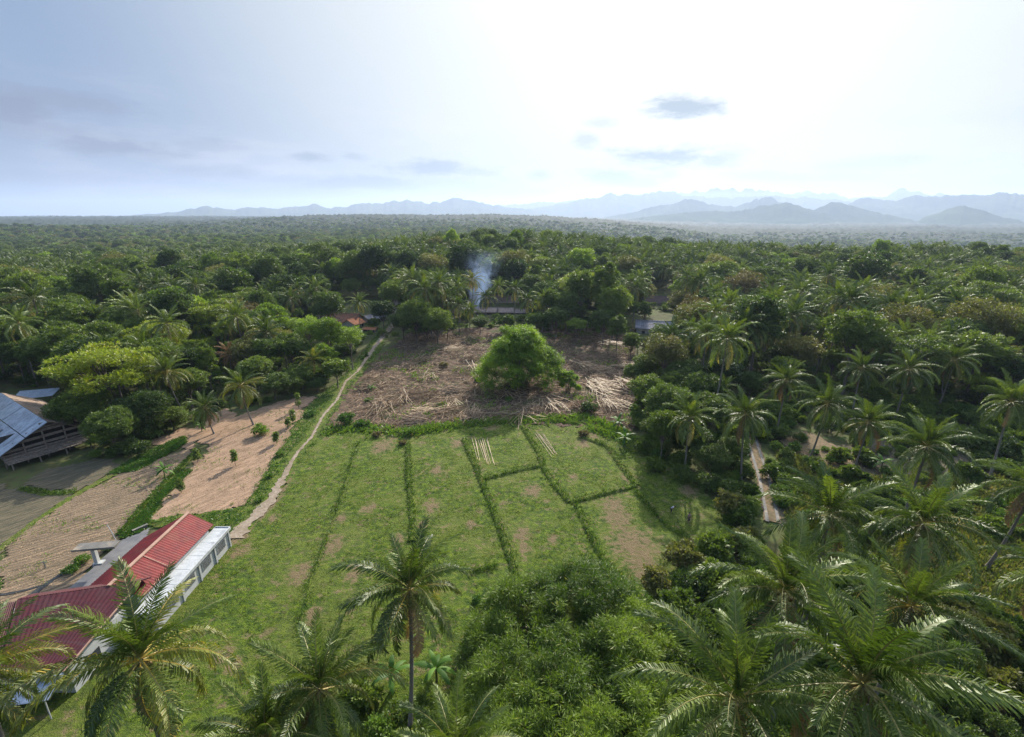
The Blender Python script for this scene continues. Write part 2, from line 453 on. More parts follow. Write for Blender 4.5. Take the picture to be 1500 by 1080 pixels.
# palms -----------------------------------------------------------------
def frond(L=5.2, curve=1.0, N=58, w=.06, ll=1.0, hang=.6, seed=0, side=0.0):
    """out along +X, arched in XZ. returns quads (n,4,3), tint(4n)"""
    r = np.random.default_rng(seed)
    ns = 60; s = np.linspace(0, 1, ns); ang = -curve * s ** 1.4; sd = side * s ** 1.6
    dx, dy, dz = np.cos(ang) * np.cos(sd), np.sin(sd), np.sin(ang)
    st = L / (ns - 1)
    Pp = np.stack([np.cumsum(dx), np.cumsum(dy), np.cumsum(dz)], 1) * st; Pp -= Pp[0]
    Tg = np.stack([dx, dy, dz], 1)
    Q = []; T = []
    # rachis: two crossed strips as a three-sided tapered rod
    for i in range(0, ns - 4, 4):
        for k in range(3):
            a0, a1 = k * 2.094, (k + 1) * 2.094
            def ring(j, a):
                rr = .055 * (1 - s[j]) + .010
                t_ = Tg[j]; b = np.cross(t_, [0, 0, 1]); b /= np.linalg.norm(b); u = np.cross(b, t_)
                return Pp[j] + b * rr * math.cos(a) + u * rr * math.sin(a)
            Q.append([ring(i, a0), ring(i, a1), ring(i + 4, a1), ring(i + 4, a0)]); T += [.92] * 4
    for sgn in (-1, 1):
        for k in range(N):
            u = .13 + .87 * (k + .5 * r.random()) / N
            j = min(int(u * (ns - 1)), ns - 2)
            t_ = Tg[j]; b = np.cross(t_, [0, 0, 1.]); b /= np.linalg.norm(b); up = np.cross(b, t_)
            l = ll * (math.sin(math.pi * min(.12 + .80 * u, 1)) ** .55) * r.uniform(.75, 1.12)
            fw = .45 + .85 * u * u + r.normal(0, .13)
            d0 = b * sgn + t_ * fw + up * (.30 + .22 * r.normal()); d0 /= np.linalg.norm(d0)
            d1 = d0 + np.array([0, 0, -1.]) * hang * r.uniform(.5, 2.0); d1 /= np.linalg.norm(d1)
            d2 = d1 + np.array([0, 0, -1.]) * hang * 1.3; d2 /= np.linalg.norm(d2)
            p0 = Pp[j]; p1 = p0 + d0 * l * .38; p2 = p1 + d1 * l * .34; p3 = p2 + d2 * l * .28
            wv = t_ * .5 * w + up * w * .15
            tt = float(np.clip(r.normal(.45, .16) + .12 * u, .02, .88))
            Q.append([p0 - wv * .7, p0 + wv * .7, p1 + wv, p1 - wv]); T += [tt] * 4
            Q.append([p1 - wv, p1 + wv, p2 + wv * .75, p2 - wv * .75]); T += [tt] * 4
            Q.append([p2 - wv * .75, p2 + wv * .75, p3 + wv * .1, p3 - wv * .1]); T += [tt] * 4
    return np.array(Q), np.array(T)


def frond_set(N, w):
    return [frond(5.5, .6, N, w, .95, .35, 1), frond(6.2, 1.1, N, w, 1.15, .7, 2, .2), frond(6.4, 1.5, N, w, 1.25, 1.0, 3, -.25),
            frond(6.2, 1.65, N, w, 1.25, 1.3, 4, .3), frond(5.8, 1.25, N, w, 1.15, 1.4, 5, -.15), frond(3.2, .15, N // 2, w, .5, .12, 6)]


FR_HI = frond_set(66, .088); FR_LO = frond_set(36, .15)


def fr_mesh(q, t, m_, nm='frond'): return quads_mesh(nm, q, t, m_)


FRM = {k: [fr_mesh(q, t, M[k]) for q, t in FR_HI] for k in ('palm', 'palm_y', 'dry')}


def frond_layout(seed, n=24, wind=.0):
    r = random.Random(seed); out = []
    for k in range(n):
        u = k / (n - 1)
        el_ = R(82 - 132 * u ** 1.1) + r.uniform(-.12, .12)
        a = k * 2.39996 + r.uniform(-.2, .2)
        ft = 5 if u < .05 else 0 if u < .2 else 1 if u < .45 else 2 if u < .65 else 3 if u < .85 else 4
        out.append((a, el_, r.uniform(-.35, .35), ft, r.uniform(.88, 1.08), u))
    return out


def rotm(a, el_, roll): return (Matrix.Rotation(a, 3, 'Z') @ Matrix.Rotation(-el_, 3, 'Y') @ Matrix.Rotation(roll, 3, 'X'))


def palm_crown_mesh(seed, m_, n=22, frs=FR_LO, shaggy=0):
    Q = []; T = []
    for (a, e, ro, ft, sc, u) in frond_layout(seed, n):
        q, t = frs[ft]; Mx = np.array(rotm(a, e, ro)) * sc
        off = np.array(rotm(a, e, 0) @ Vector((.15, 0, 0))) + np.array([0, 0, .25 * (1 - u)])
        Q.append(q @ Mx.T + off); tt = t.copy()
        if u > .88: tt = np.clip(tt + .5, 0, 1)
        else: tt = np.clip(tt + random.Random(seed * 31 + int(u * 100)).uniform(-.15, .15), 0, .95)
        T.append(tt)
    return quads_mesh('palm_crown', np.concatenate(Q), np.concatenate(T), m_)


PALMC = [palm_crown_mesh(s, M['palm'], 24 + s % 4) for s in (1, 2, 3, 4)] + [palm_crown_mesh(s, M['palm_y'], 24) for s in (5, 6)]


def palm_trunk_mesh(h, lean, seed):
    r = random.Random(seed); m_ = MB(); pts = []; rad = []
    n = 26
    for k in range(n + 1):
        u = k / n
        pts.append((-lean * (1 - u) ** 1.6, 0, h * u)); rad.append((.15 + .14 * (1 - u) ** 5) * (1.07 if k % 2 else .96))
    m_.tube(pts, rad, 8); me = m_.mesh('palm_trunk', True); me.materials.append(M['palm_bark']); return me


def coco_mesh(seed):
    r = random.Random(seed); m_ = MB()
    for b in range(4):
        a = b * 1.57 + r.uniform(-.3, .3); c = Vector((.38 * math.cos(a), .38 * math.sin(a), -.25))
        m_.tube([(0, 0, .1), c * .7, c + Vector((0, 0, -.25))], [.03, .025, .015], 4)
        for k in range(4):
            m_.ball(c + Vector((r.uniform(-.18, .18), r.uniform(-.18, .18), r.uniform(-.35, .05))), .12, nu=7, nv=5, sz=1.2)
    me = m_.mesh('coconuts', True); me.materials.append(M['coconut']); return me


COCO = [coco_mesh(1), coco_mesh(2)]
PT = {}


def palm_trunk(h, lean):
    k = (round(h), round(lean * 2) / 2)
    if k not in PT: PT[k] = palm_trunk_mesh(k[0], k[1], int(h * 7))
    return PT[k], k[0]


def palm(x, y, h, label, group, detail=False, mt='palm', rz=None, lean=1.0, seed=None, scale=1.0, dry=2, z0=None):
    """x,y is where the crown stands; the trunk leans to it"""
    seed = seed if seed is not None else random.randrange(9999)
    rz = random.uniform(0, 6.28) if rz is None else rz
    z0 = H(x, y) if z0 is None else z0
    tm, hh = palm_trunk(h, lean)
    root = empty('coconut_palm', (x - 0, y, z0), rz, label, 'palm tree', group)
    root.scale = (scale,) * 3; tl = random.Random(seed)
    t = new_obj('trunk', tm, root); t.scale = (1, 1, h / hh)
    if not detail:
        c = new_obj('crown', PALMC[(4 + seed % 2) if mt == 'palm_y' else seed % 4], root); c.location = (0, 0, h); c.rotation_euler = (0, 0, seed)
        return root
    n = 29 + seed % 5
    wa = tl.uniform(0, 6.28); fs_ = tl.uniform(.88, 1.08)
    for (a, e, ro, ft, sc, u) in frond_layout(seed, n):
        e += .2 * math.cos(a - wa) * (1 - u * .5) + tl.uniform(-.12, .12); sc *= fs_ * tl.uniform(.9, 1.06)
        mm = 'dry' if u > 1 - dry / n else mt
        if mt == 'palm_y' and (u < .3 or (k_ := int(u * 100) + seed) % 3 == 0): mm = 'palm'
        if mt == 'palm' and (int(u * 97) + seed) % 9 == 0 and u > .4: mm = 'palm_y'
        f = new_obj('frond', FRM[mm][ft], root)
        f.location = rotm(a, e, 0) @ Vector((.15, 0, 0)) + Vector((0, 0, h + .25 * (1 - u)))
        f.rotation_euler = rotm(a, e, ro).to_euler(); f.scale = (sc,) * 3
        if mm == 'dry': f['label'] = 'dry brown frond'
    c = new_obj('coconut_cluster', COCO[seed % 2], root); c.location = (0, 0, h)
    return root


def tree(key, x, y, label, group=None, sc=1.0, szz=1.0, v=None, cat='tree', name='broadleaf_tree', z0=None):
    z0 = H(x, y) if z0 is None else z0
    ms = TT[key]; tm, cm = ms[(random.randrange(99) if v is None else v) % len(ms)]
    root = empty(name, (x, y, z0), random.uniform(0, 6.28), label, cat, group)
    root.scale = (sc, sc, sc * szz)
    new_obj('trunk', tm, root); new_obj('crown', cm, root)
    return root


def shrub(key, x, y, label, group=None, sc=1.0, v=None, z0=None):
    z0 = H(x, y) if z0 is None else z0
    ms = SH[key]; tm, cm = ms[(random.randrange(99) if v is None else v) % len(ms)]
    root = empty('shrub', (x, y, z0), random.uniform(0, 6.28), label, 'shrub', group); root.scale = (sc,) * 3
    new_obj('stems', tm, root); new_obj('foliage', cm, root)
    return root


exec_parts = []
# ------------------------------------------------------------------ ground
def m_ground():
    m_, T = mat('forest_floor')
    g = T.n('ShaderNodeNewGeometry').outputs['Position']
    r = T.n('ShaderNodeVectorMath', operation='LENGTH', i={0: g}).outputs['Value']
    n1 = T.noise(g, .35, 7, .65); n2 = T.noise(g, .035, 5, .6); n3 = T.noise(g, .0022, 6, .62); n4 = T.noise(g, .013, 5, .7)
    near = T.ramp(n1, [(.3, (.035, .045, .015)), (.5, (.075, .075, .03)), (.68, (.06, .095, .02)), (.8, (.13, .10, .06))])
    near = T.mix(T.rng(n2, .5, .7), near, T.ramp(n1, [(.3, (.04, .06, .015)), (.7, (.10, .14, .03))]))
    far = T.ramp(n4, [(.25, (.010, .02, .010)), (.5, (.020, .032, .013)), (.7, (.038, .048, .018)), (.85, (.022, .035, .014))])
    far = T.mix(T.rng(n3, .66, .70), far, (.11, .14, .05, 1))
    c = T.mix(T.rng(r, 500, 1100), near, far)
    bp = T.n('ShaderNodeBump', i={'Height': n1, 'Distance': .25, 'Strength': .8}).outputs[0]
    finish(T, T.n('ShaderNodeBsdfPrincipled', i={'Base Color': c, 'Roughness': .95, 'Specular IOR Level': .1, 'Normal': bp})); return m_


NA = 900; fa = np.linspace(R(-58), R(58), NA); ba = np.linspace(R(58), R(302), 60)[1:-1]
ang = np.concatenate([fa, ba]); rad = np.concatenate([[3, 12, 20], np.geomspace(26, 1200, 170)[:-1], np.geomspace(1200, 22000, 330)])
AA, RR = np.meshgrid(ang, rad)
GX, GY = np.sin(AA) * RR, np.cos(AA) * RR
# forest canopy relief where single trees can no longer be told apart
cell = 9.0
cz = np.maximum(vnoise(GX / cell, GY / cell, 77), vnoise(GX / 6.0 + 31, GY / 6.0, 78) * .85)
can = sst(1250, 1600, RR) * (cz ** 1.5 * 13 + fbm(GX / 60, GY / 60, 2, 79) * 8)
lp = vnoise(AA * 120, np.log(RR) * 95, 81) * .6 + vnoise(AA * 260 + 7, np.log(RR) * 95, 82) * .4
can = can + sst(1700, 2600, RR) * np.minimum(26, RR * .005) * lp ** 1.4
GZ = height(GX, GY) + can - .12
far = sst(9000, 20000, RR); GZ = GZ * (1 - far) + far * -8
nr, na = GX.shape
ii = np.arange(nr * na).reshape(nr, na)
q = np.stack([ii[:-1], np.roll(ii, -1, 1)[:-1], np.roll(ii, -1, 1)[1:], ii[1:]], -1).reshape(-1, 4)
me = np_mesh('ground', np.stack([GX, GY, GZ], -1).reshape(-1, 3), q, smooth=True)
# close the middle
tag(new_obj('ground', me, None, [m_ground()]), kind='structure')


def inside(px, py, poly):
    c = np.zeros(px.shape, bool); n = len(poly); j = n - 1
    for i in range(n):
        xi, yi = poly[i][0], poly[i][1]; xj, yj = poly[j][0], poly[j][1]
        c ^= ((yi > py) != (yj > py)) & (px < (xj - xi) * (py - yi) / (yj - yi + 1e-12) + xi); j = i
    return c


def W2(poly): return [tuple(P(*p)[:2]) for p in poly]


def seg_dist(px, py, pts):
    d = np.full(px.shape, 1e9)
    for a, b in zip(pts[:-1], pts[1:]):
        ax, ay = a[:2]; bx, by = b[:2]; L = (bx - ax) ** 2 + (by - ay) ** 2 + 1e-9
        t = np.clip(((px - ax) * (bx - ax) + (py - ay) * (by - ay)) / L, 0, 1)
        d = np.minimum(d, np.hypot(px - ax - t * (bx - ax), py - ay - t * (by - ay)))
    return d


def patch(name, polys, m_, z=.03, cell=.5, amp=.04, warp=1.2, kind='structure', tintf=None, world=False, label=None):
    ws = polys if world else [W2(p) for p in polys]
    allp = [p for w_ in ws for p in w_]
    x0, x1 = min(p[0] for p in allp) - 2, max(p[0] for p in allp) + 2; y0, y1 = min(p[1] for p in allp) - 2, max(p[1] for p in allp) + 2
    xs, ys = np.arange(x0, x1, cell), np.arange(y0, y1, cell); gx, gy = np.meshgrid(xs, ys)
    wx = gx + (fbm(gx / 3, gy / 3, 3, 41) - .5) * warp * 2; wy = gy + (fbm(gx / 3 + 9, gy / 3, 3, 42) - .5) * warp * 2
    keep = np.zeros(gx.shape, bool)
    for w_ in ws: keep |= inside(wx, wy, w_)
    gz = height(gx, gy) + z + amp * (fbm(gx / 1.1, gy / 1.1, 3, 43) - .3)
    idx = np.arange(gx.size).reshape(gx.shape)
    kc = keep[:-1, :-1]
    q = np.stack([idx[:-1, :-1][kc], idx[:-1, 1:][kc], idx[1:, 1:][kc], idx[1:, :-1][kc]], -1)
    t = tintf(gx, gy) if tintf else np.zeros(gx.shape)
    used = np.unique(q); remap = np.zeros(gx.size, int); remap[used] = np.arange(len(used))
    V = np.stack([gx, gy, gz], -1).reshape(-1, 3)[used]
    me = np_mesh(name, V, remap[q], t.reshape(-1)[used], smooth=True)
    o = new_obj(name, me, None, [m_]); tag(o, kind=kind, label=label); return o


def m_grass():
    m_, T = mat('grass_turf')
    g = T.n('ShaderNodeNewGeometry').outputs['Position']
    bare = T.n('ShaderNodeAttribute', attribute_name='tint').outputs['Fac']
    n0 = T.noise(g, 6, 4, .7); n1 = T.noise(g, 1.1, 6, .7); n2 = T.noise(g, .16, 5, .62); n3 = T.noise(g, .06, 3)
    st = T.n('ShaderNodeMapping', i={'Vector': g, 'Scale': (.5, 2.2, 1)}).outputs[0]; n4 = T.noise(st, 1.2, 5, .7)
    c = T.ramp(n1, [(.33, (.022, .05, .008)), (.48, (.06, .10, .012)), (.62, (.13, .18, .014))])
    c = T.mix(T.rng(n2, .45, .62), c, T.ramp(n4, [(.35, (.06, .095, .015)), (.6, (.13, .16, .022))]))
    c = T.mix(T.m('MULTIPLY', T.rng(n3, .5, .62), .35), c, (.13, .145, .035, 1))
    c = T.mix(T.m('MULTIPLY', T.rng(n4, .52, .68), .6), c, (.155, .135, .06, 1))
    n5 = T.noise(g, .45, 6, .75); c = T.mix(T.m('MULTIPLY', T.rng(n5, .54, .64), .8), c, (.19, .145, .075, 1))
    soil = T.ramp(n0, [(.3, (.11, .085, .04)), (.7, (.24, .175, .095))])
    k = T.rng(T.m('ADD', bare, T.m('MULTIPLY', T.m('SUBTRACT', n1, .5), 2.0)), .40, .80)
    c = T.mix(k, c, soil)
    bp = T.n('ShaderNodeBump', i={'Height': T.m('ADD', n0, n1), 'Distance': .3, 'Strength': 1}).outputs[0]
    finish(T, T.n('ShaderNodeBsdfPrincipled', i={'Base Color': c, 'Roughness': .9, 'Specular IOR Level': .12, 'Normal': bp})); return m_


def m_straw(name, a, b, c_, sc=(.9, .16, 1), rot=.75, rows=0.0):
    m_, T = mat(name)
    g = T.n('ShaderNodeNewGeometry').outputs['Position']
    st = T.n('ShaderNodeMapping', i={'Vector': T.n('ShaderNodeMapping', i={'Vector': g, 'Rotation': (0, 0, rot)}).outputs[0], 'Scale': sc}).outputs[0]
    n1 = T.noise(st, 1.6, 7, .72); n2 = T.noise(g, .25, 5, .6); n3 = T.noise(g, 5, 4, .7)
    c = T.ramp(n1, [(.3, c_), (.48, b), (.62, a)])
    c = T.mix(T.m('MULTIPLY', T.rng(n2, .5, .7), .55), c, (*c_, 1))
    c = T.mix(T.m('MULTIPLY', T.rng(n3, .35, .7), .2), c, (*b, 1))
    h = T.m('ADD', n1, n3)
    if rows:
        wv = T.n('ShaderNodeTexWave', i={'Vector': T.n('ShaderNodeMapping', i={'Vector': g, 'Rotation': (0, 0, rows)}).outputs[0], 'Scale': .42, 'Distortion': 6, 'Detail': 4}).outputs['Fac']
        c = T.mix(T.m('MULTIPLY', wv, .4), c, (c_[0] * .8, c_[1] * .85, c_[2] * .8, 1)); h = T.m('SUBTRACT', h, wv)
    if name == 'cleared_soil': c = T.mix(T.m('MULTIPLY', T.rng(T.noise(g, .12, 6, .7), .54, .64), .8), c, (.06, .075, .025, 1))
    bp = T.n('ShaderNodeBump', i={'Height': h, 'Distance': .06, 'Strength': .9}).outputs[0]
    finish(T, T.n('ShaderNodeBsdfPrincipled', i={'Base Color': c, 'Roughness': .95, 'Specular IOR Level': .1, 'Normal': bp})); return m_


M['turf'] = m_grass()
M['straw'] = m_straw('straw_field', (.34, .225, .145), (.25, .165, .105), (.13, .09, .055), rot=.52)
M['stubble'] = m_straw('stubble_field', (.30, .205, .13), (.18, .13, .085), (.075, .065, .04), rot=-.68, sc=(.10, 1.7, 1), rows=-2.25)
M['stubble_d'] = m_straw('dark_stubble', (.16, .125, .08), (.10, .085, .055), (.055, .055, .035), rows=.5)
M['debris'] = m_straw('cleared_soil', (.155, .10, .065), (.09, .06, .04), (.035, .03, .02), sc=(1, .8, 1))
M['path'] = m_straw('gravel_path', (.30, .245, .185), (.23, .18, .13), (.15, .12, .075), sc=(1, 1, 1))
M['dirt'] = m_straw('dirt', (.21, .145, .085), (.14, .105, .06), (.07, .065, .03), sc=(1, 1, 1))
M['asphalt'] = m_plain('asphalt', (.09, .09, .095), (.15, .145, .14), rough=.85, scale=.6, bump=.02)
M['concrete'] = m_plain('concrete', (.16, .15, .135), (.11, .105, .09), rough=.85, scale=1.2, bump=.02, c3=(.27, .22, .16))

BARE = [(632, 742, 2.0), (765, 785, 2.0), (770, 805, 1.4), (488, 800, 2.2), (440, 840, 2.2), (575, 640, 1.6), (560, 655, 3.2), (520, 840, 1.8), (540, 745, 1.6), (690, 770, 1.2), (720, 625, 2.6), (765, 622, 2.0),
        (640, 690, 1.8), (840, 700, 1.3), (905, 760, 3.5), (930, 800, 5.0), (900, 740, 2.6), (940, 830, 3.2), (920, 700, 2.0), (855, 650, 2.2), (780, 720, 2.2), (350, 810, 1.6), (325, 960, 1.6), (345, 975, 1.2),
        (500, 760, 1.4), (585, 790, 1.3), (460, 900, 1.4), (700, 690, 1.6), (620, 770, 1.0), (820, 620, 2.4), (870, 640, 1.6), (400, 760, 1.2), (690, 950, 2.0), (1010, 720, 2.2), (670, 650, 2.0), (810, 790, 1.2)]


def baref(gx, gy):
    t = np.zeros(gx.shape)
    for x, y, r_ in BARE:
        p = P(x, y); t = np.maximum(t, np.exp(-(((gx - p.x) / (r_ * 1.0)) ** 2 + ((gy - p.y) / (r_ * 1.5)) ** 2)) * .82)
    d = seg_dist(gx, gy, PATHW)
    t = np.maximum(t, .85 * np.exp(-((d - .6) / 1.3) ** 2))
    return t


PATHPX = [(345, 790), (362, 768), (384, 747), (399, 731), (418, 694), (436, 664), (457, 641), (474, 609), (493, 588), (507, 560), (524, 546), (548, 513), (573, 484), (583, 466), (578, 452)]
PATHW = W2(PATHPX)
TRACKW = [tuple(P(x, y)[:2]) for x, y in [(1098, 630), (1104, 655), (1119, 700), (1129, 748), (1132, 765)]]

GRASS = [[(335, 795), (372, 752), (395, 738), (430, 690), (470, 628), (500, 628), (600, 640), (700, 618), (860, 612), (940, 640), (990, 690), (1060, 745), (1075, 800), (1010, 900), (990, 1000), (960, 1500), (-900, 1900), (-900, 1300), (60, 1010), (215, 900)]]
patch('grass_field', GRASS, M['turf'], z=.06, cell=.4, amp=.10, warp=.8, tintf=baref)
VERGE = [[(455, 590), (470, 580), (505, 550), (560, 485), (572, 478), (560, 512), (520, 560), (480, 628), (430, 690), (395, 738), (345, 795), (330, 775), (225, 775), (200, 765), (355, 745), (400, 670)],
         [(178, 788), (235, 719), (272, 688), (279, 691), (238, 728), (205, 780)], [(160, 695), (200, 670), (268, 640), (272, 650), (200, 690)]]
patch('grass_verge', VERGE, M['turf'], z=.07, cell=.5, amp=.10, warp=.8)
patch('rice_stubble_field', [[(205, 765), (275, 695), (300, 655), (345, 612), (400, 590), (462, 580), (415, 650), (355, 745)]], M['straw'], z=.04, cell=.4, warp=2.2)
patch('rice_stubble_field', [[(0, 1010), (0, 800), (110, 728), (180, 690), (270, 660), (278, 668), (235, 715), (175, 785), (120, 840), (60, 900)]], M['stubble'], z=.035, cell=.6)
patch('rice_stubble_field', [[(-60, 880), (-60, 700), (20, 716), (108, 724), (0, 800)], [(28, 715), (60, 690), (140, 672), (180, 680), (110, 722)]], M['stubble_d'], z=.03, cell=.6)
patch('cleared_ground', [[(478, 628), (505, 575), (560, 520), (600, 492), (700, 486), (930, 488), (928, 640), (870, 630), (700, 618), (600, 638)]], M['debris'], z=-.1, cell=.5, amp=.9)
patch('dry_clearing', [[(270, 640), (300, 610), (330, 600), (345, 612), (300, 655)], [(215, 650), (262, 628), (300, 630), (275, 660)]], M['straw'], z=.03, cell=.5)
patch('dry_clearing', [[(1140, 640), (1180, 632), (1250, 670), (1230, 690), (1150, 665)], [(1200, 810), (1250, 790), (1300, 810), (1240, 850)]], M['dirt'], z=.03, cell=.6)
patch('dry_clearing', [[(1200, 660), (1330, 640), (1460, 680), (1480, 730), (1330, 730)], [(1120, 690), (1150, 690), (1190, 740), (1160, 780), (1140, 760)]], M['stubble_d'], z=.025, cell=.6)
patch('dry_meadow', [[(1230, 800), (1350, 780), (1560, 790), (1560, 1050), (1300, 960)]], m_straw('dry_meadow', (.22, .19, .08), (.15, .14, .05), (.08, .09, .03), sc=(1, 1, 1)), z=.02, cell=.6)


def ribbon(name, pts, wd, m_, z=.06, step=.5, jit=.25, wobble=.3, cols=5, zam=.02, seed=3):
    pts = [Vector((*p, 0)) for p in pts]; out = []
    d = 0
    for a, b in zip(pts[:-1], pts[1:]):
        n = max(1, int((b - a).length / step))
        out += [a.lerp(b, k / n) for k in range(n)]
    out.append(pts[-1]); n = len(out)
    # smooth
    for _ in range(3): out = [out[0]] + [(out[i - 1] + out[i] * 2 + out[i + 1]) / 4 for i in range(1, n - 1)] + [out[-1]]
    V = []; t = []
    r = random.Random(seed)
    for i, p in enumerate(out):
        tg = (out[min(i + 1, n - 1)] - out[max(i - 1, 0)]).normalized(); s = Vector((-tg.y, tg.x, 0))
        ww = wd[0] + (wd[1] - wd[0]) * i / (n - 1) if isinstance(wd, tuple) else wd
        for k in range(cols):
            u = k / (cols - 1) - .5
            q_ = p + s * (u * ww + (r.uniform(-jit, jit) if k in (0, cols - 1) else 0) * ww)
            V.append((q_.x, q_.y, H(q_.x, q_.y) + z + (0.25 - u * u) * zam * 4 + r.uniform(0, .1) * zam))
    F_ = [[i * cols + k, i * cols + k + 1, (i + 1) * cols + k + 1, (i + 1) * cols + k] for i in range(n - 1) for k in range(cols - 1)]
    me = np_mesh(name, V, F_, smooth=True)
    return tag(new_obj(name, me, None, [m_]), kind='structure'), out


ribbon('path', PATHW[:6], (2.2, .55), M['path'], z=.17, zam=.02)
ribbon('path', PATHW[4:12], (.55, .7), M['path'], z=.185, zam=.02, seed=5)
ribbon('path', PATHW[10:], (.7, 3.8), M['path'], z=.2, zam=.02, seed=6)
for sgn in (-1, 1):
    tw = [(x + sgn * .85, y) for x, y in TRACKW]
    ribbon('concrete_track', tw, .5, M['concrete'], z=.12, zam=.03, jit=.03)
ribbon('dirt_track', TRACKW, 2.6, M['dirt'], z=.05, zam=.02, jit=.06)
patch('driveway', [[(178, 792), (218, 775), (205, 800), (135, 862), (88, 872), (120, 845)]], M['asphalt'], z=.10, cell=.3, amp=.01, warp=.2)
M['ditch'] = m_plain('ditch_mud', (.018, .02, .02), (.04, .04, .035), rough=.5)
ribbon('ditch', W2([(30, 885), (62, 862), (98, 835), (112, 830)]), .8, M['ditch'], z=.10, zam=-.02)
ribbon('ditch', W2([(-10, 874), (30, 868), (70, 856)]), .35, M['ditch'], z=.11, zam=-.02)

# earth bunds between the paddies, each a low bank
BUNDS = [[(598, 650), (599, 700), (605, 760), (604, 795)], [(680, 645), (700, 692), (722, 745), (745, 810), (760, 858)], [(708, 703), (750, 692), (790, 684)],
         [(765, 625), (790, 665), (797, 688), (815, 715), (835, 737)], [(835, 737), (870, 728), (932, 713)], [(855, 642), (890, 655), (915, 690), (932, 712)],
         [(845, 742), (868, 790), (897, 845), (920, 875)], [(690, 841), (728, 829)], [(930, 720), (968, 765), (1010, 792)], [(-10, 812), (50, 765), (112, 724), (180, 688), (240, 665)],
         [(175, 785), (235, 715), (290, 660)], [(30, 716), (70, 724), (112, 722)], [(525, 650), (507, 705), (490, 760), (455, 850), (437, 925)], [(590, 640), (640, 630), (700, 622), (780, 618), (850, 622)]]
m_b = M['turf']
for i, b in enumerate(BUNDS):
    hgt = .2 if i == 12 else .05 if i == 9 else .5 if i < 7 else .3
    ribbon('field_bund', W2(b), .6 if i == 12 else 1.4, m_b, z=.02, step=.35, jit=.2, cols=7, zam=hgt * .8, seed=i)


# ------------------------------------------------------------------ grass, weeds and straw as masses
def tufts(name, pts, hmin, hmax, blades, m_, seed, wd=.35, label=None, spread=.12, lay=.9, z=.08):
    r = np.random.default_rng(seed); n = len(pts)
    pts = np.asarray(pts); zz = height(pts[:, 0], pts[:, 1]) + z
    base = np.repeat(np.stack([pts[:, 0], pts[:, 1], zz], 1), blades, 0)
    m = len(base); base[:, :2] += r.normal(size=(m, 2)) * spread
    D = r.normal(size=(m, 3)) * lay; D[:, 2] = 1.0
    h = r.uniform(hmin, hmax, m) * np.repeat(r.uniform(.6, 1.2, n), blades)
    N = rand_dirs(m, r); 
    q = leaf_quads(base, D, N, h, h * wd)
    t = np.repeat(np.clip(np.repeat(r.normal(.5, .22, n), blades) + r.normal(0, .12, m), 0, 1), 4)
    return tag(new_obj(name, quads_mesh(name, q, t, m_)), label, None, None, 'stuff')


def scatter(polys, n, r, world=False):
    out = []
    for p in polys:
        w_ = p if world else W2(p); xs = [a[0] for a in w_]; ys = [a[1] for a in w_]
        g = r.uniform((min(xs), min(ys)), (max(xs), max(ys)), (int(n * 3), 2)); out.append(g[inside(g[:, 0], g[:, 1], w_)][:n])
    return np.concatenate(out)


r1 = np.random.default_rng(5)
CLR0 = [[(500, 618), (520, 570), (565, 520), (600, 490), (930, 490), (925, 632), (860, 612), (700, 612), (600, 630)]]
G1 = [[(335, 795), (430, 690), (470, 628), (600, 640), (860, 612), (940, 640), (1060, 745), (1010, 900), (960, 1250), (100, 1250), (180, 960), (260, 900)]]
pts = scatter(G1, 42000, r1)
keep = (fbm(pts[:, 0] / 2.2, pts[:, 1] / 2.2, 4, 66) < .6) & (baref(pts[:, 0], pts[:, 1]) + (fbm(pts[:, 0] / 1.5, pts[:, 1] / 1.5, 3, 60) - .5) < .42) & (fbm(pts[:, 0] / 5, pts[:, 1] / 5, 3, 61) > .35)
tufts('grass', pts[keep], .10, .26, 4, M['grassblade'], 1, .3, 'short green grass covering the fallow paddies')
bp = []
for i, b in enumerate(BUNDS):
    if i == 9: continue
    W_ = W2(b)
    for a, c in zip(W_[:-1], W_[1:]):
        L = math.dist(a, c)
        for k in range(int(L * (5 if i == 12 else 15))):
            u = random.random(); bp.append((a[0] + (c[0] - a[0]) * u + random.gauss(0, .27), a[1] + (c[1] - a[1]) * u + random.gauss(0, .3)))
tufts('bund_grass', bp, .2, .58, 6, m_leaf('bundgrass', (.028, .07, .008), (.10, .165, .018), (.2, .16, .06), .95, trans=.3, rndw=0), 2, .22, 'tall green grass growing along the paddy bunds', z=.25)
vp = scatter(VERGE, 4500, r1)
vp = vp[seg_dist(vp[:, 0], vp[:, 1], PATHW) > .8 + .9 * fbm(vp[:, 0] / 2, vp[:, 1] / 2, 3, 68)]
tufts('verge_weeds', vp, .1, .42, 6, M['weeds'], 3, .4, 'green weeds along the dirt path and stubble fields', spread=.25)
hp = []
for b, wdt, dens in (([(478, 632), (520, 628), (590, 636), (640, 628), (700, 620), (780, 616), (860, 612), (925, 640)], 1.3, 16), ([(590, 636), (615, 632), (640, 628)], 1.0, 40), ([(865, 628), (900, 640), (925, 645)], 1., 20)):
    W_ = W2(b)
    for a, c in zip(W_[:-1], W_[1:]):
        for k in range(int(math.dist(a, c) * dens)):
            u = random.random(); hp.append((a[0] + (c[0] - a[0]) * u + random.gauss(0, .3), a[1] + (c[1] - a[1]) * u + random.gauss(0, wdt)))
wq = scatter(CLR0, 4200, r1); wq = wq[fbm(wq[:, 0] / 7, wq[:, 1] / 7, 3, 71) > .6]
tufts('clearing_weeds', wq, .3, .9, 7, M['weeds'], 14, .35, 'patches of green weeds regrowing on the cleared ground', spread=.35, z=.3)
tufts('hedge_weeds', hp, .4, 1.1, 7, M['weeds'], 4, .3, 'overgrown weeds along the far edge of the grass field', spread=.3)
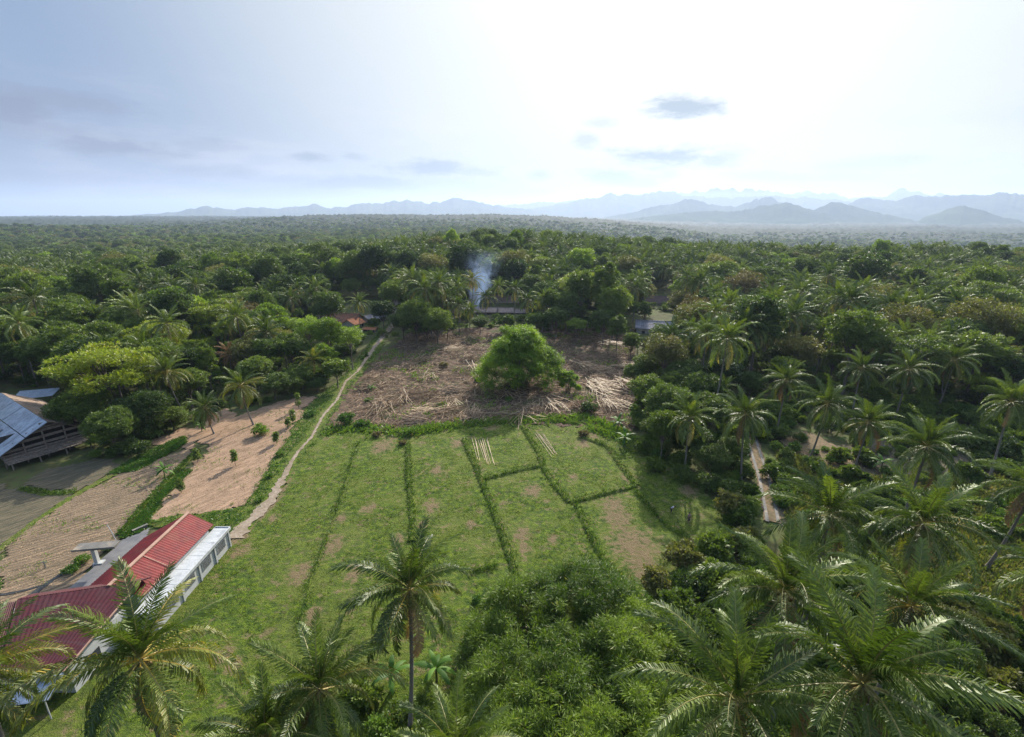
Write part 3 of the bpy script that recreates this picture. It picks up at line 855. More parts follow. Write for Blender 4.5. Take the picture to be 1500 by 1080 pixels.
sp_ = scatter([[(205, 765), (275, 695), (345, 612), (462, 580), (415, 650), (355, 745)], [(0, 900), (0, 800), (110, 728), (270, 660), (235, 715), (120, 840)]], 5000, r1)
tufts('straw', sp_, .1, .28, 3, M['culm_dry'], 5, .16, 'loose dry straw strewn over the harvested rice fields', lay=4.0, spread=.3, z=.05)
wq = scatter([[(205, 765), (275, 695), (345, 612), (462, 580), (415, 650), (355, 745)], [(0, 1000), (0, 800), (110, 728), (270, 660), (235, 715), (120, 840)]], 900, r1); wq = wq[fbm(wq[:, 0] / 4, wq[:, 1] / 4, 3, 73) > .55]
tufts('field_weeds', wq, .1, .35, 6, M['weeds'], 15, .4, 'sparse green weeds sprouting in the harvested fields', spread=.2)
mp = scatter([[(1230, 800), (1350, 780), (1560, 790), (1560, 1050), (1300, 960)], [(1140, 660), (1250, 700), (1230, 790), (1160, 780)], [(1180, 700), (1480, 700), (1480, 790), (1230, 800)]], 9000, r1)
tufts('meadow_weeds', mp, .3, 1.0, 7, m_leaf('meadow', (.06, .09, .02), (.17, .17, .06), (.25, .18, .1), .9, rndw=0), 6, .3, 'dry brownish weeds between the palms on the right', spread=.3)

# cut brushwood on the cleared ground: far too many pieces to count
def sticks(name, pts, L, rad, m_, seed, label, ang=None, lift=.4, spread=None):
    r = np.random.default_rng(seed); pts = np.asarray(pts); n = len(pts)
    a = r.uniform(0, math.pi, n) if ang is None else ang
    ln = L * r.uniform(.35, 1.2, n); ti = r.normal(0, .12, n)
    d = np.stack([np.cos(a) * np.cos(ti), np.sin(a) * np.cos(ti), np.sin(ti)], 1)
    c = np.stack([pts[:, 0], pts[:, 1], height(pts[:, 0], pts[:, 1]) + .15 + lift * r.random(n) + np.abs(np.sin(ti)) * ln / 2], 1)
    side = np.cross(d, [0, 0, 1.]); side /= np.linalg.norm(side, axis=1, keepdims=True); up = np.cross(side, d)
    rr = (rad * r.uniform(.6, 1.3, n))[:, None]
    mid = r.normal(0, .03, (n, 3)) * ln[:, None]
    V = []
    for t_, k in ((-.5, 1.0), (0, .85), (.5, .4)):
        cc_ = c + d * (ln * t_)[:, None] + (mid if t_ == 0 else 0)
        for b in range(3): V.append(cc_ + (side * math.cos(b * 2.094) + up * math.sin(b * 2.094)) * rr * k)
    V = np.stack(V, 1).reshape(-1, 3); F_ = []
    b0 = (np.arange(n) * 9)[:, None]
    for s_ in (0, 3):
        for b in range(3): F_.append(b0 + np.array([[s_ + b, s_ + (b + 1) % 3, s_ + 3 + (b + 1) % 3, s_ + 3 + b]]))
    F_ = np.concatenate(F_)
    t = np.repeat(np.clip(r.normal(.5, .25, n), 0, 1), 9)
    me = np_mesh(name, V, F_, t); me.materials.append(m_)
    return tag(new_obj(name, me), label, None, None, 'stuff')


CLR = [[(500, 618), (520, 570), (565, 520), (600, 497), (930, 494), (925, 632), (860, 612), (700, 612), (600, 630)]]
cp_ = scatter(CLR, 15000, r1); cp_ = cp_[fbm(cp_[:, 0] / 6, cp_[:, 1] / 6, 3, 90) > .42]
M['twig'] = m_leaf('twig', (.09, .062, .04), (.42, .30, .20), None, rough=.8, trans=0, rndw=0)
sticks('brushwood', cp_, 2.0, .045, M['twig'], 31, 'tangled cut brushwood covering the cleared ground', lift=.5)
cp2 = scatter(CLR, 7000, r1); cp2 = cp2[fbm(cp2[:, 0] / 5, cp2[:, 1] / 5, 3, 95) > .5]
tufts('dead_leaves', cp2, .15, .5, 6, m_leaf('deadleaf', (.085, .06, .035), (.23, .15, .09), (.08, .13, .03), .88, trans=.15, rndw=0), 32, .5, 'dry dead leaves and litter among the cut brushwood', lay=1.6, spread=.4)
# long felled bamboo culms in fans
FP = []; FA = []
def fan(cx, cy, L, a0, a1, n):
    c = P(cx, cy)
    for k in range(n):
        a = R(random.uniform(a0, a1)); d_ = random.uniform(.35, .65) * L
        FP.append((c.x + math.cos(a) * d_ + random.gauss(0, 1.0), c.y + math.sin(a) * d_ + random.gauss(0, .7))); FA.append(a)
fan(712, 568, 9, 225, 310, 75); fan(690, 600, 8, 200, 300, 45); fan(640, 580, 8, 150, 260, 40); fan(860, 560, 13, 270, 330, 90); fan(890, 590, 8, 240, 330, 50)
fan(800, 590, 9, 250, 330, 40); fan(620, 530, 9, 225, 250, 40); fan(560, 600, 7, 180, 300, 30); fan(880, 510, 9, -20, 20, 50); fan(900, 540, 9, -15, 15, 40); fan(690, 540, 7, 180, 330, 30); fan(760, 610, 8, 170, 330, 30); fan(600, 610, 9, 10, 50, 30)
for (x_, y_, a_, b_) in ((560, 560, 200, 260), (590, 580, 190, 300), (630, 550, 210, 300), (660, 590, 200, 320), (740, 575, 220, 320), (845, 535, 280, 340), (870, 575, 250, 340), (905, 560, 260, 350), (700, 550, 180, 300), (650, 520, 10, 60)): fan(x_, y_, 8, a_, b_, 26)
sticks('felled_bamboo', FP, 7.5, .075, M['culm_dry'], 33, 'felled bamboo stems lying in fans on the cleared ground', ang=np.array(FA), lift=1.0)


def brush_pile(px, py, rr_, hh, n, label, a0=None):
    c = P(px, py); m_ = MB(); r = random.Random(px)
    for k in range(n):
        a = r.uniform(0, math.pi) if a0 is None else R(a0) + r.gauss(0, .45); L = r.uniform(.8, 3.2)
        ox, oy = r.gauss(0, rr_ * .45), r.gauss(0, rr_ * .4); oz = .1 + hh * r.random() * math.exp(-(ox * ox + oy * oy) / rr_ ** 2)
        d_ = Vector((math.cos(a), math.sin(a), r.gauss(0, .25))) * L * .5; o_ = Vector((ox, oy, oz + abs(d_.z)))
        m_.tube([o_ - d_, o_ + Vector((0, 0, r.uniform(-.05, .12))), o_ + d_], [r.uniform(.03, .065), .04, .015], 3, tint=r.random(), cap=False)
    o = m_.build('brush_pile', M['twig']); o.location = (c.x, c.y, .1); tag(o, label, 'brush pile', 'brush piles on the cleared ground')


for x, y, r_, h_, n, lab, a0 in [(560, 595, 3.0, 1.3, 420, 'grey brush pile at the left end of the cleared ground by the path', None), (540, 570, 2.2, 1.0, 260, 'small brush pile beside the path halfway up the clearing', None),
                                 (600, 540, 3.0, 1.2, 360, 'dark brush pile left of the clearing centre', None), (640, 512, 3.5, 1.2, 360, 'brush pile at the back left of the clearing', 30), (690, 530, 3.4, 1.6, 420, 'upright brush pile left behind the big bamboo clump', None),
                                 (610, 618, 3.2, 1.0, 420, 'long brush pile along the near edge of the clearing', 5), (690, 612, 3.0, 1.0, 380, 'pile of pale sticks at the near edge below the fan of bamboo', 80), (880, 545, 3.8, 1.2, 420, 'pale brush pile right of the bamboo bush', 0),
                                 (905, 520, 3.6, 1.0, 360, 'stack of cut branches at the back right of the clearing', 0), (850, 600, 3.0, 1.1, 380, 'brush pile at the right near edge of the clearing', 120), (660, 575, 3.2, 1.1, 400, 'reddish brush pile in the middle of the clearing', 20),
                                 (780, 605, 3.4, .9, 380, 'brush pile in the shade below the big bamboo clump', None), (920, 590, 2.6, .9, 260, 'brush pile against the dense trees right of the clearing', 60)]:
    brush_pile(x, y, r_, h_, n, lab, a0)


# bamboo poles laid out on the grass: single things
def pole(a, b, label, grp, r_=.045):
    a = P(*a, .22); b = P(*b, .16)
    m_ = MB(); n = 10; pts = [(b - a) * (k / n) for k in range(n + 1)]
    m_.tube(pts, [r_ * (1 - .3 * k / n) * (1.15 if k % 2 else .95) for k in range(n + 1)], 6, tint=random.uniform(.5, .9))
    o = m_.build('bamboo_pole', M['culm_dry'], smooth=True); o.location = a
    tag(o, label, 'bamboo pole', grp)


for k in range(11):
    x = 692 + k * 2.1
    pole((x + random.uniform(-2, 2), 641 + random.uniform(-1, 4)), (x + 7 + k * .5 + random.uniform(-4, 4), 676 + random.uniform(-3, 6)), ['leftmost', 'second', 'third', 'fourth', 'fifth', 'middle', 'seventh', 'eighth', 'ninth', 'second to last', 'rightmost'][k] + ' pale bamboo pole of the fan laid on the shaded grass', 'bamboo poles fanned out on the grass')
for k in range(6):
    pole((783 + k * 2.4, 634 + random.uniform(-1, 3)), (808 + k * 1.6, 666 - k * .5 + random.uniform(-2, 3)), ['leftmost', 'second', 'third', 'fourth', 'fifth', 'rightmost'][k] + ' long bamboo pole of the bundle beside the bund', 'bamboo poles bundled beside the bund')
# ------------------------------------------------------------------ buildings
def m_roof(name, a, b, c_=None, rough=.65, dirt=.6, spec=.25, courses=0.0, axis=0):
    m_, T = mat(name)
    g = T.n('ShaderNodeTexCoord').outputs['Object']
    n1 = T.noise(g, .7, 6, .65); n2 = T.noise(g, 6, 4, .6)
    c = T.mix(T.rng(n1, .35, .68), (*a, 1), (*b, 1))
    sv = T.n('ShaderNodeMapping', i={'Vector': g, 'Scale': (.35, 3.0, .35)}).outputs[0]; c = T.mix(T.m('MULTIPLY', T.rng(T.noise(sv, .9, 6, .7), .48, .72), .55), c, tuple(q * .6 + .035 for q in b) + (1,))
    c = T.mix(T.m('MULTIPLY', T.rng(n2, .4, .75), dirt * .5), c, tuple(q * .55 for q in b) + (1,))
    if c_: c = T.mix(T.rng(T.noise(g, .45, 6, .7), .54, .62), c, (*c_, 1))
    if courses:
        s_ = T.n('ShaderNodeSeparateXYZ', i={0: g}).outputs[axis]
        f = T.m('FRACT', T.m('MULTIPLY', s_, courses)); c = T.mix(T.m('MULTIPLY', T.rng(f, .8, 1.0), .5), c, tuple(q * .4 for q in b) + (1,))
    finish(T, T.n('ShaderNodeBsdfPrincipled', i={'Base Color': c, 'Roughness': rough, 'Specular IOR Level': spec})); return m_


M['red'] = m_roof('red_roof', (.19, .020, .016), (.12, .012, .011), (.15, .030, .02))
M['maroon'] = m_roof('maroon_roof', (.065, .008, .012), (.045, .006, .009), (.055, .014, .015))
M['cap'] = m_roof('ridge_cap', (.40, .25, .18), (.32, .19, .13))
M['white'] = m_plain('white_wall', (.43, .44, .43), (.33, .34, .33), scale=1.2, c3=(.40, .39, .36))
M['slab'] = m_roof('slab_roof', (.45, .46, .45), (.36, .375, .37), (.29, .30, .30), rough=.8)
M['zinc'] = m_roof('zinc', (.34, .385, .44), (.23, .265, .31), (.20, .22, .25), rough=.45, dirt=.9)
M['zinc_old'] = m_roof('old_zinc', (.20, .21, .24), (.30, .33, .38), (.08, .08, .09), rough=.6, dirt=.9)
M['tile'] = m_roof('clay_tile', (.23, .10, .055), (.13, .065, .04), (.07, .05, .035), rough=.85, dirt=.8)
M['tile_o'] = m_roof('orange_tile', (.42, .17, .08), (.30, .12, .06), (.2, .13, .05), rough=.85, dirt=.6)
M['tile_d'] = m_roof('dark_tile', (.10, .06, .055), (.065, .045, .045), (.05, .05, .035), rough=.9, dirt=.6)
M['tile_b'] = m_roof('brown_tile', (.30, .22, .16), (.20, .14, .10), (.09, .08, .06), rough=.9, dirt=.9)
M['asb'] = m_roof('grey_sheet', (.24, .23, .25), (.17, .165, .18), (.11, .11, .11), rough=.8, dirt=.9)
M['pale_tile'] = m_roof('pale_roof', (.30, .24, .21), (.21, .165, .145), (.13, .11, .10), rough=.85, dirt=.8)
M['wood'] = m_plain('weathered_wood', (.26, .21, .165), (.13, .105, .085), scale=2, stretch=(1, 1, 3))
M['wood_d'] = m_plain('dark_wood', (.06, .05, .042), (.035, .03, .028))
M['glass'] = m_plain('window_dark', (.05, .055, .06), (.03, .035, .04), rough=.25, spec=.6)
M['plaster'] = m_plain('plaster', (.42, .40, .36), (.30, .28, .25), scale=1)


def corr(m_, e0, e1, r0, r1_, pitch=.3, amp=.03, mi=0, steps=1, th=.05):
    """ribbed sheet: eave e0->e1, top edge r0->r1"""
    e0, e1, r0, r1_ = map(Vector, (e0, e1, r0, r1_))
    nrm = (e1 - e0).cross(r0 - e0).normalized()
    if nrm.z < 0: nrm = -nrm
    n = max(4, int((e1 - e0).length / pitch) * 4); vs = []; fs = []
    rows = steps + 1
    for j in range(rows):
        v = j / steps
        for i in range(n + 1):
            u = i / n; p = e0.lerp(e1, u).lerp(r0.lerp(r1_, u), v)
            vs.append(p + nrm * (amp * math.cos(i * math.pi / 2) ))
    for j in range(rows - 1):
        for i in range(n): a = j * (n + 1) + i; fs.append([a, a + 1, a + n + 2, a + n + 1])
    m_.add(vs, fs, mi)
    q = [p - nrm * (amp + th) for p in (e0, e1, r1_, r0)]; p_ = [e0 - nrm * amp, e1 - nrm * amp, r1_ - nrm * amp, r0 - nrm * amp]
    m_.add(q + p_, [[3, 2, 1, 0], [0, 1, 5, 4], [1, 2, 6, 5], [2, 3, 7, 6], [3, 0, 4, 7]], mi)


def prism(m_, prof, y0, y1, mi=0):
    """profile in xz extruded along y"""
    n = len(prof); vs = [(x, y0, z) for x, z in prof] + [(x, y1, z) for x, z in prof]
    m_.add(vs, [list(range(n)), list(range(n, 2 * n))[::-1]] + [[i, i + n, (i + 1) % n + n, (i + 1) % n] for i in range(n)], mi)


# red-roofed house -------------------------------------------------------
hx, hy = -45.3, 45.0
b = empty('house', (hx, hy, 0), 0, 'long white house with bright red ribbed roof, beige ridge and grey flat side roof', 'house')
m_ = MB(); prism(m_, [(-3.3, 0), (3.3, 0), (3.3, 3.45), (0, 4.9), (-3.3, 3.45)], 0.2, 13.2); m_.box(3.3, 5.35, -1, 14.2, 0, 2.78)
wall = m_.build('wall', M['white'], b)
m_ = MB()
corr(m_, (3.5, .5, 3.62), (3.5, 14.2, 3.62), (.05, .5, 5.16), (.05, 14.6, 5.16), .36, .014, steps=2)
corr(m_, (-4.2, 11.2, 3.55), (-4.2, .5, 3.55), (-.05, 14.6, 5.16), (-.05, .5, 5.16), .36, .035, steps=2)
rf = m_.build('roof', M['red'], b)
m_ = MB(); m_.box(-.22, .22, .4, 14.7, 5.20, 5.32); m_.build('ridge_cap', M['cap'], rf)
m_ = MB(); m_.bar((.2, 5.6, 5.16), (3.4, 5.3, 3.78), .08, .05); m_.bar((3.4, 5.3, 3.74), (3.42, .6, 3.74), .09, .05); m_.build('conduit', M['cap'], rf)
m_ = MB(); m_.box(3.4, 5.5, -1.3, 14.4, 2.8, 2.98); m_.box(5.5, 5.68, -1.3, 14.4, 2.72, 3.12)
for k in range(6): m_.box(3.5, 5.45, .6 + k * 2.6, .63 + k * 2.6, 2.982, 3.0)
m_.box(3.5, 5.5, 14.4, 14.5, 2.72, 3.1)
m_.build('side_roof', M['slab'], b)
for y0 in (1.2, 4.4, 7.8, 11.2):
    m_ = MB(); m_.box(5.352, 5.42, y0, y0 + 1.9, 1.0, 2.3)
    wn = m_.build('window', M['white'], b)
    m_ = MB()
    for k in range(8): m_.box(5.43, 5.45, y0 + .1, y0 + 1.8, 1.08 + k * .15, 1.16 + k * .15)
    m_.build('louvre', M['glass'], wn)
for y0 in (-.9, 3.6, 7.1, 10.5, 13.9): MB().box(5.352, 5.5, y0, y0 + .25, 0, 2.7).build('pillar', M['white'], b)
m_ = MB(); m_.box(-1.2, -.1, 13.2, 13.26, .1, 2.2); m_.build('door', M['wood'], b)

# maroon-roofed house ------------------------------------------------------
b = empty('house', (-47.5, 35.5, 0), 0, 'white house under a broad maroon ribbed roof behind the nearest palm at left', 'house')
m_ = MB(); m_.box(-12, 4.6, 1.2, 8.6, 0, 3.4); m_.build('wall', M['white'], b)
m_ = MB()
corr(m_, (-.4, -.4, 3.9), (5.3, .2, 3.9), (-6.4, 8.1, 5.0), (5.2, 10.6, 5.25), .27, .018, steps=2)
corr(m_, (-17, -5.6, 3.9), (-.5, -.4, 3.75), (-16, 4.9, 5.1), (-6.5, 8.0, 4.85), .27, .03, steps=2)
corr(m_, (5.2, 12.3, 4.4), (-6.4, 9.9, 4.2), (5.2, 10.7, 5.25), (-6.4, 8.2, 5.0), .27, .03)
rf = m_.build('roof', M['maroon'], b)
m_ = MB(); m_.bar((5.32, .2, 3.95), (5.28, 10.6, 5.3), .14, .12); m_.build('verge_trim', M['cap'], rf)
m_ = MB(); m_.bar((-.4, -.55, 3.75), (5.3, .05, 3.75), .22, .16); m_.bar((-17, -5.8, 3.75), (-.5, -.6, 3.65), .22, .16); m_.build('gutter', M['zinc'], rf)
m_ = MB(); corr(m_, (-13, -5.2, 2.6), (5.0, -1.6, 2.6), (-12.4, -2.5, 3.3), (4.6, 1.1, 3.3), .5, .02)
m_.build('awning', M['zinc'], b)
m_ = MB(); m_.box(4.602, 4.66, 3, 4.6, 1.0, 2.3); m_.build('window', M['glass'], b)
for x in (-8, -3.5, 1, 4.5): MB().tube([(x, -1.9 + .1 * x, 0), (x, -1.9 + .1 * x, 2.6)], .06, 6).build('post', M['white'], b)

# gate canopy
g0 = P(143, 799, 2.9)
b = empty('gate_canopy', (g0.x, g0.y, 0), R(8), 'pale flat gate canopy on one white column by the driveway', 'gate canopy')
m_ = MB(); m_.box(-2.6, 2.4, -.7, .7, 2.75, 2.95); m_.box(-2.7, 2.5, -.8, -.7, 2.70, 3.0); m_.build('canopy', M['concrete'], b)
m_ = MB(); m_.box(-.9, -.45, -.2, .3, 0, 2.748); m_.box(-1.1, .1, -.3, .5, 0, .25); m_.build('column', M['white'], b)
# leaning pole with a lamp
p0 = P(171, 794); m_ = MB()
b = empty('street_lamp', p0, 0, 'thin pale leaning lamp pole beside the gate canopy', 'street lamp')
m_.tube([(0, 0, 0), (-.5, .2, 1.4), (-1.1, .4, 2.8)], .045, 6); m_.build('pole', M['white'], b)
m_ = MB(); m_.box(-1.45, -.9, .3, .55, 2.78, 2.86); m_.build('lamp', M['cap'], b)
p0 = P(206, 776); m_ = MB(); m_.box(-.15, .15, -.9, .9, 0, .4); m_.box(-.2, .2, -1.0, 1.0, .4, .46)
o = m_.build('garden_wall', M['concrete']); o.location = p0; o.rotation_euler = (0, 0, R(-35)); tag(o, 'short pale concrete kerb wall at the far end of the driveway', 'wall')
p0 = P(67, 832); m_ = MB(); m_.box(-.06, .06, -.06, .06, 0, .9); m_.box(-.4, .4, -.05, .05, .86, .94)
o = m_.build('marker_post', M['concrete']); o.location = p0; tag(o, 'small pale post standing by the black ditch', 'post')

# stilted shed with zinc roof ---------------------------------------------
uu = Vector((-.838, .546, 0)); rz = math.atan2(.838, .546)  # local +Y runs along the ridge away from the gable
b = empty('shed', (-89.8, 87.4, 0), rz, 'open timber shed on stilts with patched blue-grey zinc roof', 'shed')
def Lz(x, y, z): return (x, y, z)
m_ = MB()
r2 = random.Random(4)
for k in range(10):
    y = 0 + k * 2.9
    for (xa, xb, za, zb) in ((-3.6, -.02, 5.2, 7.02), (-8.0, -3.7, 2.75, 5.1)):
        j = r2.uniform(-.15, .15)
        corr(m_, (xa, y + j - .6, za + .04 * (k % 2)), (xa, y + 2.9 + j, za + .04 * (k % 2)), (xb, y + j - .6, zb + .04 * (k % 2)), (xb, y + 2.9 + j, zb + .04 * (k % 2)), .4, .03)
m_.build('zinc_roof', M['zinc'], b)
m_ = MB(); corr(m_, (6.2, 29, 3.3), (6.2, -.2, 3.3), (.02, 29, 7.05), (.02, -.2, 7.05), .5, .05, steps=3); m_.build('tile_roof', M['tile_b'], b)
m_ = MB(); corr(m_, (-7.0, 9, 3.35), (-7.0, 13, 3.35), (-4.6, 9, 4.78), (-4.6, 13, 4.78), .4, .03); m_.build('roof_patch', M['zinc_old'], b)
m_ = MB()
m_.box(-7, 5.4, .3, 24, 1.15, 1.35); m_.build('floor', M['wood'], b)
m_ = MB()
for k in range(9):
    z = 1.4 + k * .62; xa = -7 + max(0, (z - 2.9)) * 1.72; xb = 5.4 - max(0, z - 3.2) * 1.4
    if k not in (3, 5): m_.box(xa, xb, .55, .62, z, z + (.34 if k % 2 else .5))
m_.box(-6.9, -6.8, .6, 23, 1.4, 2.7); m_.box(5.2, 5.3, .6, 23, 1.4, 3.2)
m_.build('plank_wall', M['wood'], b)
m_ = MB(); m_.box(-6.5, 5.0, 4, 4.1, 1.36, 5); m_.build('inner_wall', M['wood_d'], b)
for x in (-7, -4, -1, 2.2, 5.3):
    m_ = MB(); m_.bar((x, .2, -.1), (x, .2, 1.15 + (min(5.5, 7 - abs(x) * .62) - 1.2) * .97), .22, mi=0); m_.build('post', M['wood'], b)
for x in (-6.5, -2.6, 1.3, 5.1):
    m_ = MB(); m_.bar((x, -1.5, -.1), (x, -1.4, 1.2), .2); m_.build('stilt', M['wood'], b)
m_ = MB(); m_.box(-7, 5.6, -1.7, .3, 1.15, 1.3)
for z in (1.6, 1.95, 2.3): m_.bar((-7, -1.65, z), (5.6, -1.65, z), .07, .12)
for x in range(-7, 6): m_.bar((x, -1.62, 1.2), (x, -1.62, 2.35), .08)
m_.build('railing', M['wood'], b)
o_ = P(52, 577, 3.2)
b = empty('shelter', (o_.x, o_.y, 0), R(20), 'small pale sheet-metal lean-to roof behind the stilted shed', 'shelter')
m_ = MB(); corr(m_, (-4, -2, 2.7), (4, -2, 2.9), (-4, 2.5, 3.6), (4, 2.5, 3.5), .4, .03); m_.build('roof', M['zinc'], b)
for x, y in ((-3.8, -1.8), (3.8, -1.8), (-3.8, 2.2), (3.8, 2.2)): MB().bar((x, y, 0), (x, y, 2.75 + (.6 if y > 0 else 0)), .12).build('post', M['wood'], b)


def gable(px, py, w_, d_, h_, rise, rot, rmat, wmat, label, cat='house', nm='house', over=.6, hz=0.0, pitch=.4):
    """ridge along local X"""
    c = P(px, py, h_ + rise * .5 + hz)
    b = empty(nm, (c.x, c.y, hz), R(rot), label, cat)
    m_ = MB()
    vs = [(-w_ / 2, -d_ / 2), (w_ / 2, -d_ / 2), (w_ / 2, d_ / 2), (-w_ / 2, d_ / 2)]
    prof = [(-d_ / 2, 0), (d_ / 2, 0), (d_ / 2, h_), (0, h_ + rise), (-d_ / 2, h_)]
    n = 5; V = [(-w_ / 2, y, z) for y, z in prof] + [(w_ / 2, y, z) for y, z in prof]
    m_.add(V, [list(range(n))[::-1], list(range(n, 2 * n))] + [[i, (i + 1) % n, (i + 1) % n + n, i + n] for i in range(n)])
    m_.build('wall', wmat, b)
    s_ = rise / (d_ / 2); m_ = MB(); zo = h_ + .12
    for sg in (-1, 1):
        corr(m_, (-w_ / 2 - over, sg * (d_ / 2 + over), zo - s_ * over), (w_ / 2 + over, sg * (d_ / 2 + over), zo - s_ * over), (-w_ / 2 - over, sg * .02, zo + rise), (w_ / 2 + over, sg * .02, zo + rise), pitch, .04, steps=2)
    rf = m_.build('roof', rmat, b)
    m_ = MB(); m_.box(-w_ / 2 - over, w_ / 2 + over, -.15, .15, zo + rise + .03, zo + rise + .13); m_.build('ridge_cap', rmat, rf)
    m_ = MB(); m_.box(-.5, .5, -d_ / 2 - .06, -d_ / 2 - .003, .05, 2.1); m_.build('door', M['wood_d'], b)
    for x in (-w_ * .3, w_ * .3):
        m_ = MB(); m_.box(x - .6, x + .6, -d_ / 2 - .05, -d_ / 2 - .003, 1.0, 2.1); m_.build('window', M['glass'], b)
    return b


gable(503, 464, 13, 9, 3.0, 2.6, -8, M['tile'], M['plaster'], 'village house with mottled dark brown tile roof left of the path end')
gable(517, 470, 6, 6.5, 2.6, 1.6, 70, M['tile_o'], M['plaster'], 'small house with weathered orange tile gable roof beside the path end')
gable(546, 463, 9, 6, 2.6, 1.4, 60, M['asb'], M['plaster'], 'long grey sheet-roofed outbuilding right beside the path end')
gable(543, 481, 5, 3, 2.0, .5, -12, M['tile_o'], M['wood'], 'low rusty-red roofed hut below the orange house', 'hut', 'hut', .3)
gable(724, 437, 24, 10, 3.2, 2.8, -3, M['tile_b'], M['plaster'], 'long brown tile-roofed farmhouse behind the smoking yard', over=.8)
b = gable(716, 453, 22, 7, 2.8, 1.3, -3, M['pale_tile'], M['wood'], 'low pale-roofed farm building in front of the long farmhouse')
gable(758, 455, 9, 5, 2.5, 1.0, 4, M['pale_tile'], M['wood'], 'small pale-roofed barn right of the low farm building', 'barn', 'barn')
gable(668, 455, 6, 4, 2.4, .9, 0, M['pale_tile'], M['wood'], 'tiny shed with pale roof left of the smoke', 'shed', 'shed')
gable(958, 474, 13, 10, 3.2, 2.0, -14, M['asb'], M['plaster'], 'house with grey slatted sheet roof at the right end of the clearing', pitch=.8)
gable(973, 438, 20, 9, 3.2, 2.6, -4, M['tile_d'], M['plaster'], 'house with dark reddish-brown tile roof deep among the trees')

# ------------------------------------------------------------------ people
def limb_mesh(name, V, E, rad, m_, parent, sub=2):
    me = bpy.data.meshes.new(name); me.from_pydata(V, E, []); o = new_obj(name, me, parent, [m_])
    o.modifiers.new('skin', 'SKIN'); sk = me.skin_vertices[0].data
    for i, r_ in enumerate(rad): sk[i].radius = (r_, r_) if not isinstance(r_, tuple) else r_
    sk[0].use_root = True
    s_ = o.modifiers.new('sub', 'SUBSURF'); s_.levels = s_.render_levels = sub
    return o


def person(loc, rz, bend, shirt, pants, hat, label, crouch=0.0):
    b = empty('person', loc, rz, label, 'person')
    hip = .92 - crouch
    tx = math.sin(bend); tz = math.cos(bend)
    def up(h, x=0): return (x, -h * tx, hip + h * tz)
    V = [(0, 0, hip), up(.25), up(.47), up(.58), up(.70), up(.80)]; E = [(0, 1), (1, 2), (2, 3), (3, 4), (4, 5)]; rad = [.13, .125, (.15, .11), .055, .09, .06]
    SV = [(0, 0, hip - .02), up(.25), up(.46), up(.535)]; SE = [(0, 1), (1, 2), (2, 3)]; SR = [.15, .145, (.175, .13), .09]
    PV = [(0, 0, hip)]; PE = []; PR = [.15]
    for s_ in (-1, 1):
        kn = (s_ * .11, -.12 - crouch * .5, .48 - crouch * .3); an = (s_ * .12, .02, .09); n = len(V)
        V += [(s_ * .10, 0, hip - .06), kn, an, (s_ * .13, -.17, .045)]; E += [(0, n), (n, n + 1), (n + 1, n + 2), (n + 2, n + 3)]; rad += [.09, .06, .04, .035]
        k = len(PV); PV += [(s_ * .10, 0, hip - .08), kn, (an[0], an[1], .16)]; PE += [(0, k), (k, k + 1), (k + 1, k + 2)]; PR += [.11, .08, .06]
        sh = up(.50, s_ * .19); elb = Vector(up(.22, s_ * .25)) + Vector((0, -.08, -.0)); wr = elb + Vector((-s_ * .03, -.20, -.14 - .1 * bend)); n = len(V)
        V += [sh, tuple(elb), tuple(wr), tuple(wr + Vector((0, -.04, -.05)))]; E += [(2, n), (n, n + 1), (n + 1, n + 2), (n + 2, n + 3)]; rad += [.055, .042, .03, .034]
        for f in range(4):
            q = len(V); r0 = wr + Vector(((f - 1.5) * .019, -.06, -.075)); L = (.07, .08, .075, .06)[f]
            V += [tuple(r0), tuple(r0 + Vector((0, -L * .4, -L * .5))), tuple(r0 + Vector((0, -L * .35, -L)))]; E += [(n + 3, q), (q, q + 1), (q + 1, q + 2)]; rad += [.010, .009, .008]
        q = len(V); V += [tuple(wr + Vector((-s_ * .035, -.03, -.04))), tuple(wr + Vector((-s_ * .055, -.06, -.07)))]; E += [(n + 3, q), (q, q + 1)]; rad += [.011, .009]
        k = len(SV); SV += [up(.49, s_ * .19), tuple(Vector(sh).lerp(elb, .75))]; SE += [(2, k), (k, k + 1)]; SR += [.075, .062]
    limb_mesh('body', V, E, rad, M['skin'], b); limb_mesh('shirt', SV, SE, SR, shirt, b); limb_mesh('trousers', PV, PE, PR, pants, b)
    h = Vector(up(.755)); m_ = MB(); m_.ball(h + Vector((0, .015, .03)), .105, nu=12, nv=8, sz=1.05)
    if hat: m_.tube([h + Vector((0, 0, .05)), h + Vector((0, 0, .07)), h + Vector((0, 0, .2))], [.26, .24, .02], 16)
    m_.build('hat' if hat else 'hair', M['straw_hat'] if hat else M['black'], b, True)
    m_ = MB(); m_.ball(h + Vector((0, -.092, -.01)), .018, nu=6, nv=4); m_.build('nose', M['skin'], b, True)
    for s_ in (-1, 1):
        m_ = MB(); m_.ball(h + Vector((s_ * .032, -.085, .02)), .011, nu=6, nv=4); m_.build('eye', M['black'], b)


M['skin'] = m_plain('skin', (.30, .17, .11), (.26, .145, .09), rough=.6)
M['black'] = m_plain('dark_cloth', (.02, .02, .024), (.03, .03, .035))
M['grey_cloth'] = m_plain('grey_cloth', (.33, .34, .38), (.24, .25, .28))
M['straw_hat'] = m_plain('straw_hat', (.5, .40, .25), (.4, .3, .18))
M['pink_cloth'] = m_plain('pink_cloth', (.34, .2, .19), (.27, .16, .15))
person((*P(1008, 766)[:2], .12), R(20), .1, M['pink_cloth'], M['black'], False, 'person standing in dark trousers on the shaded grass')
person((*P(982, 752)[:2], .12), R(70), .9, M['grey_cloth'], M['black'], False, 'person stooping in a pale grey top on the shaded grass', .12)

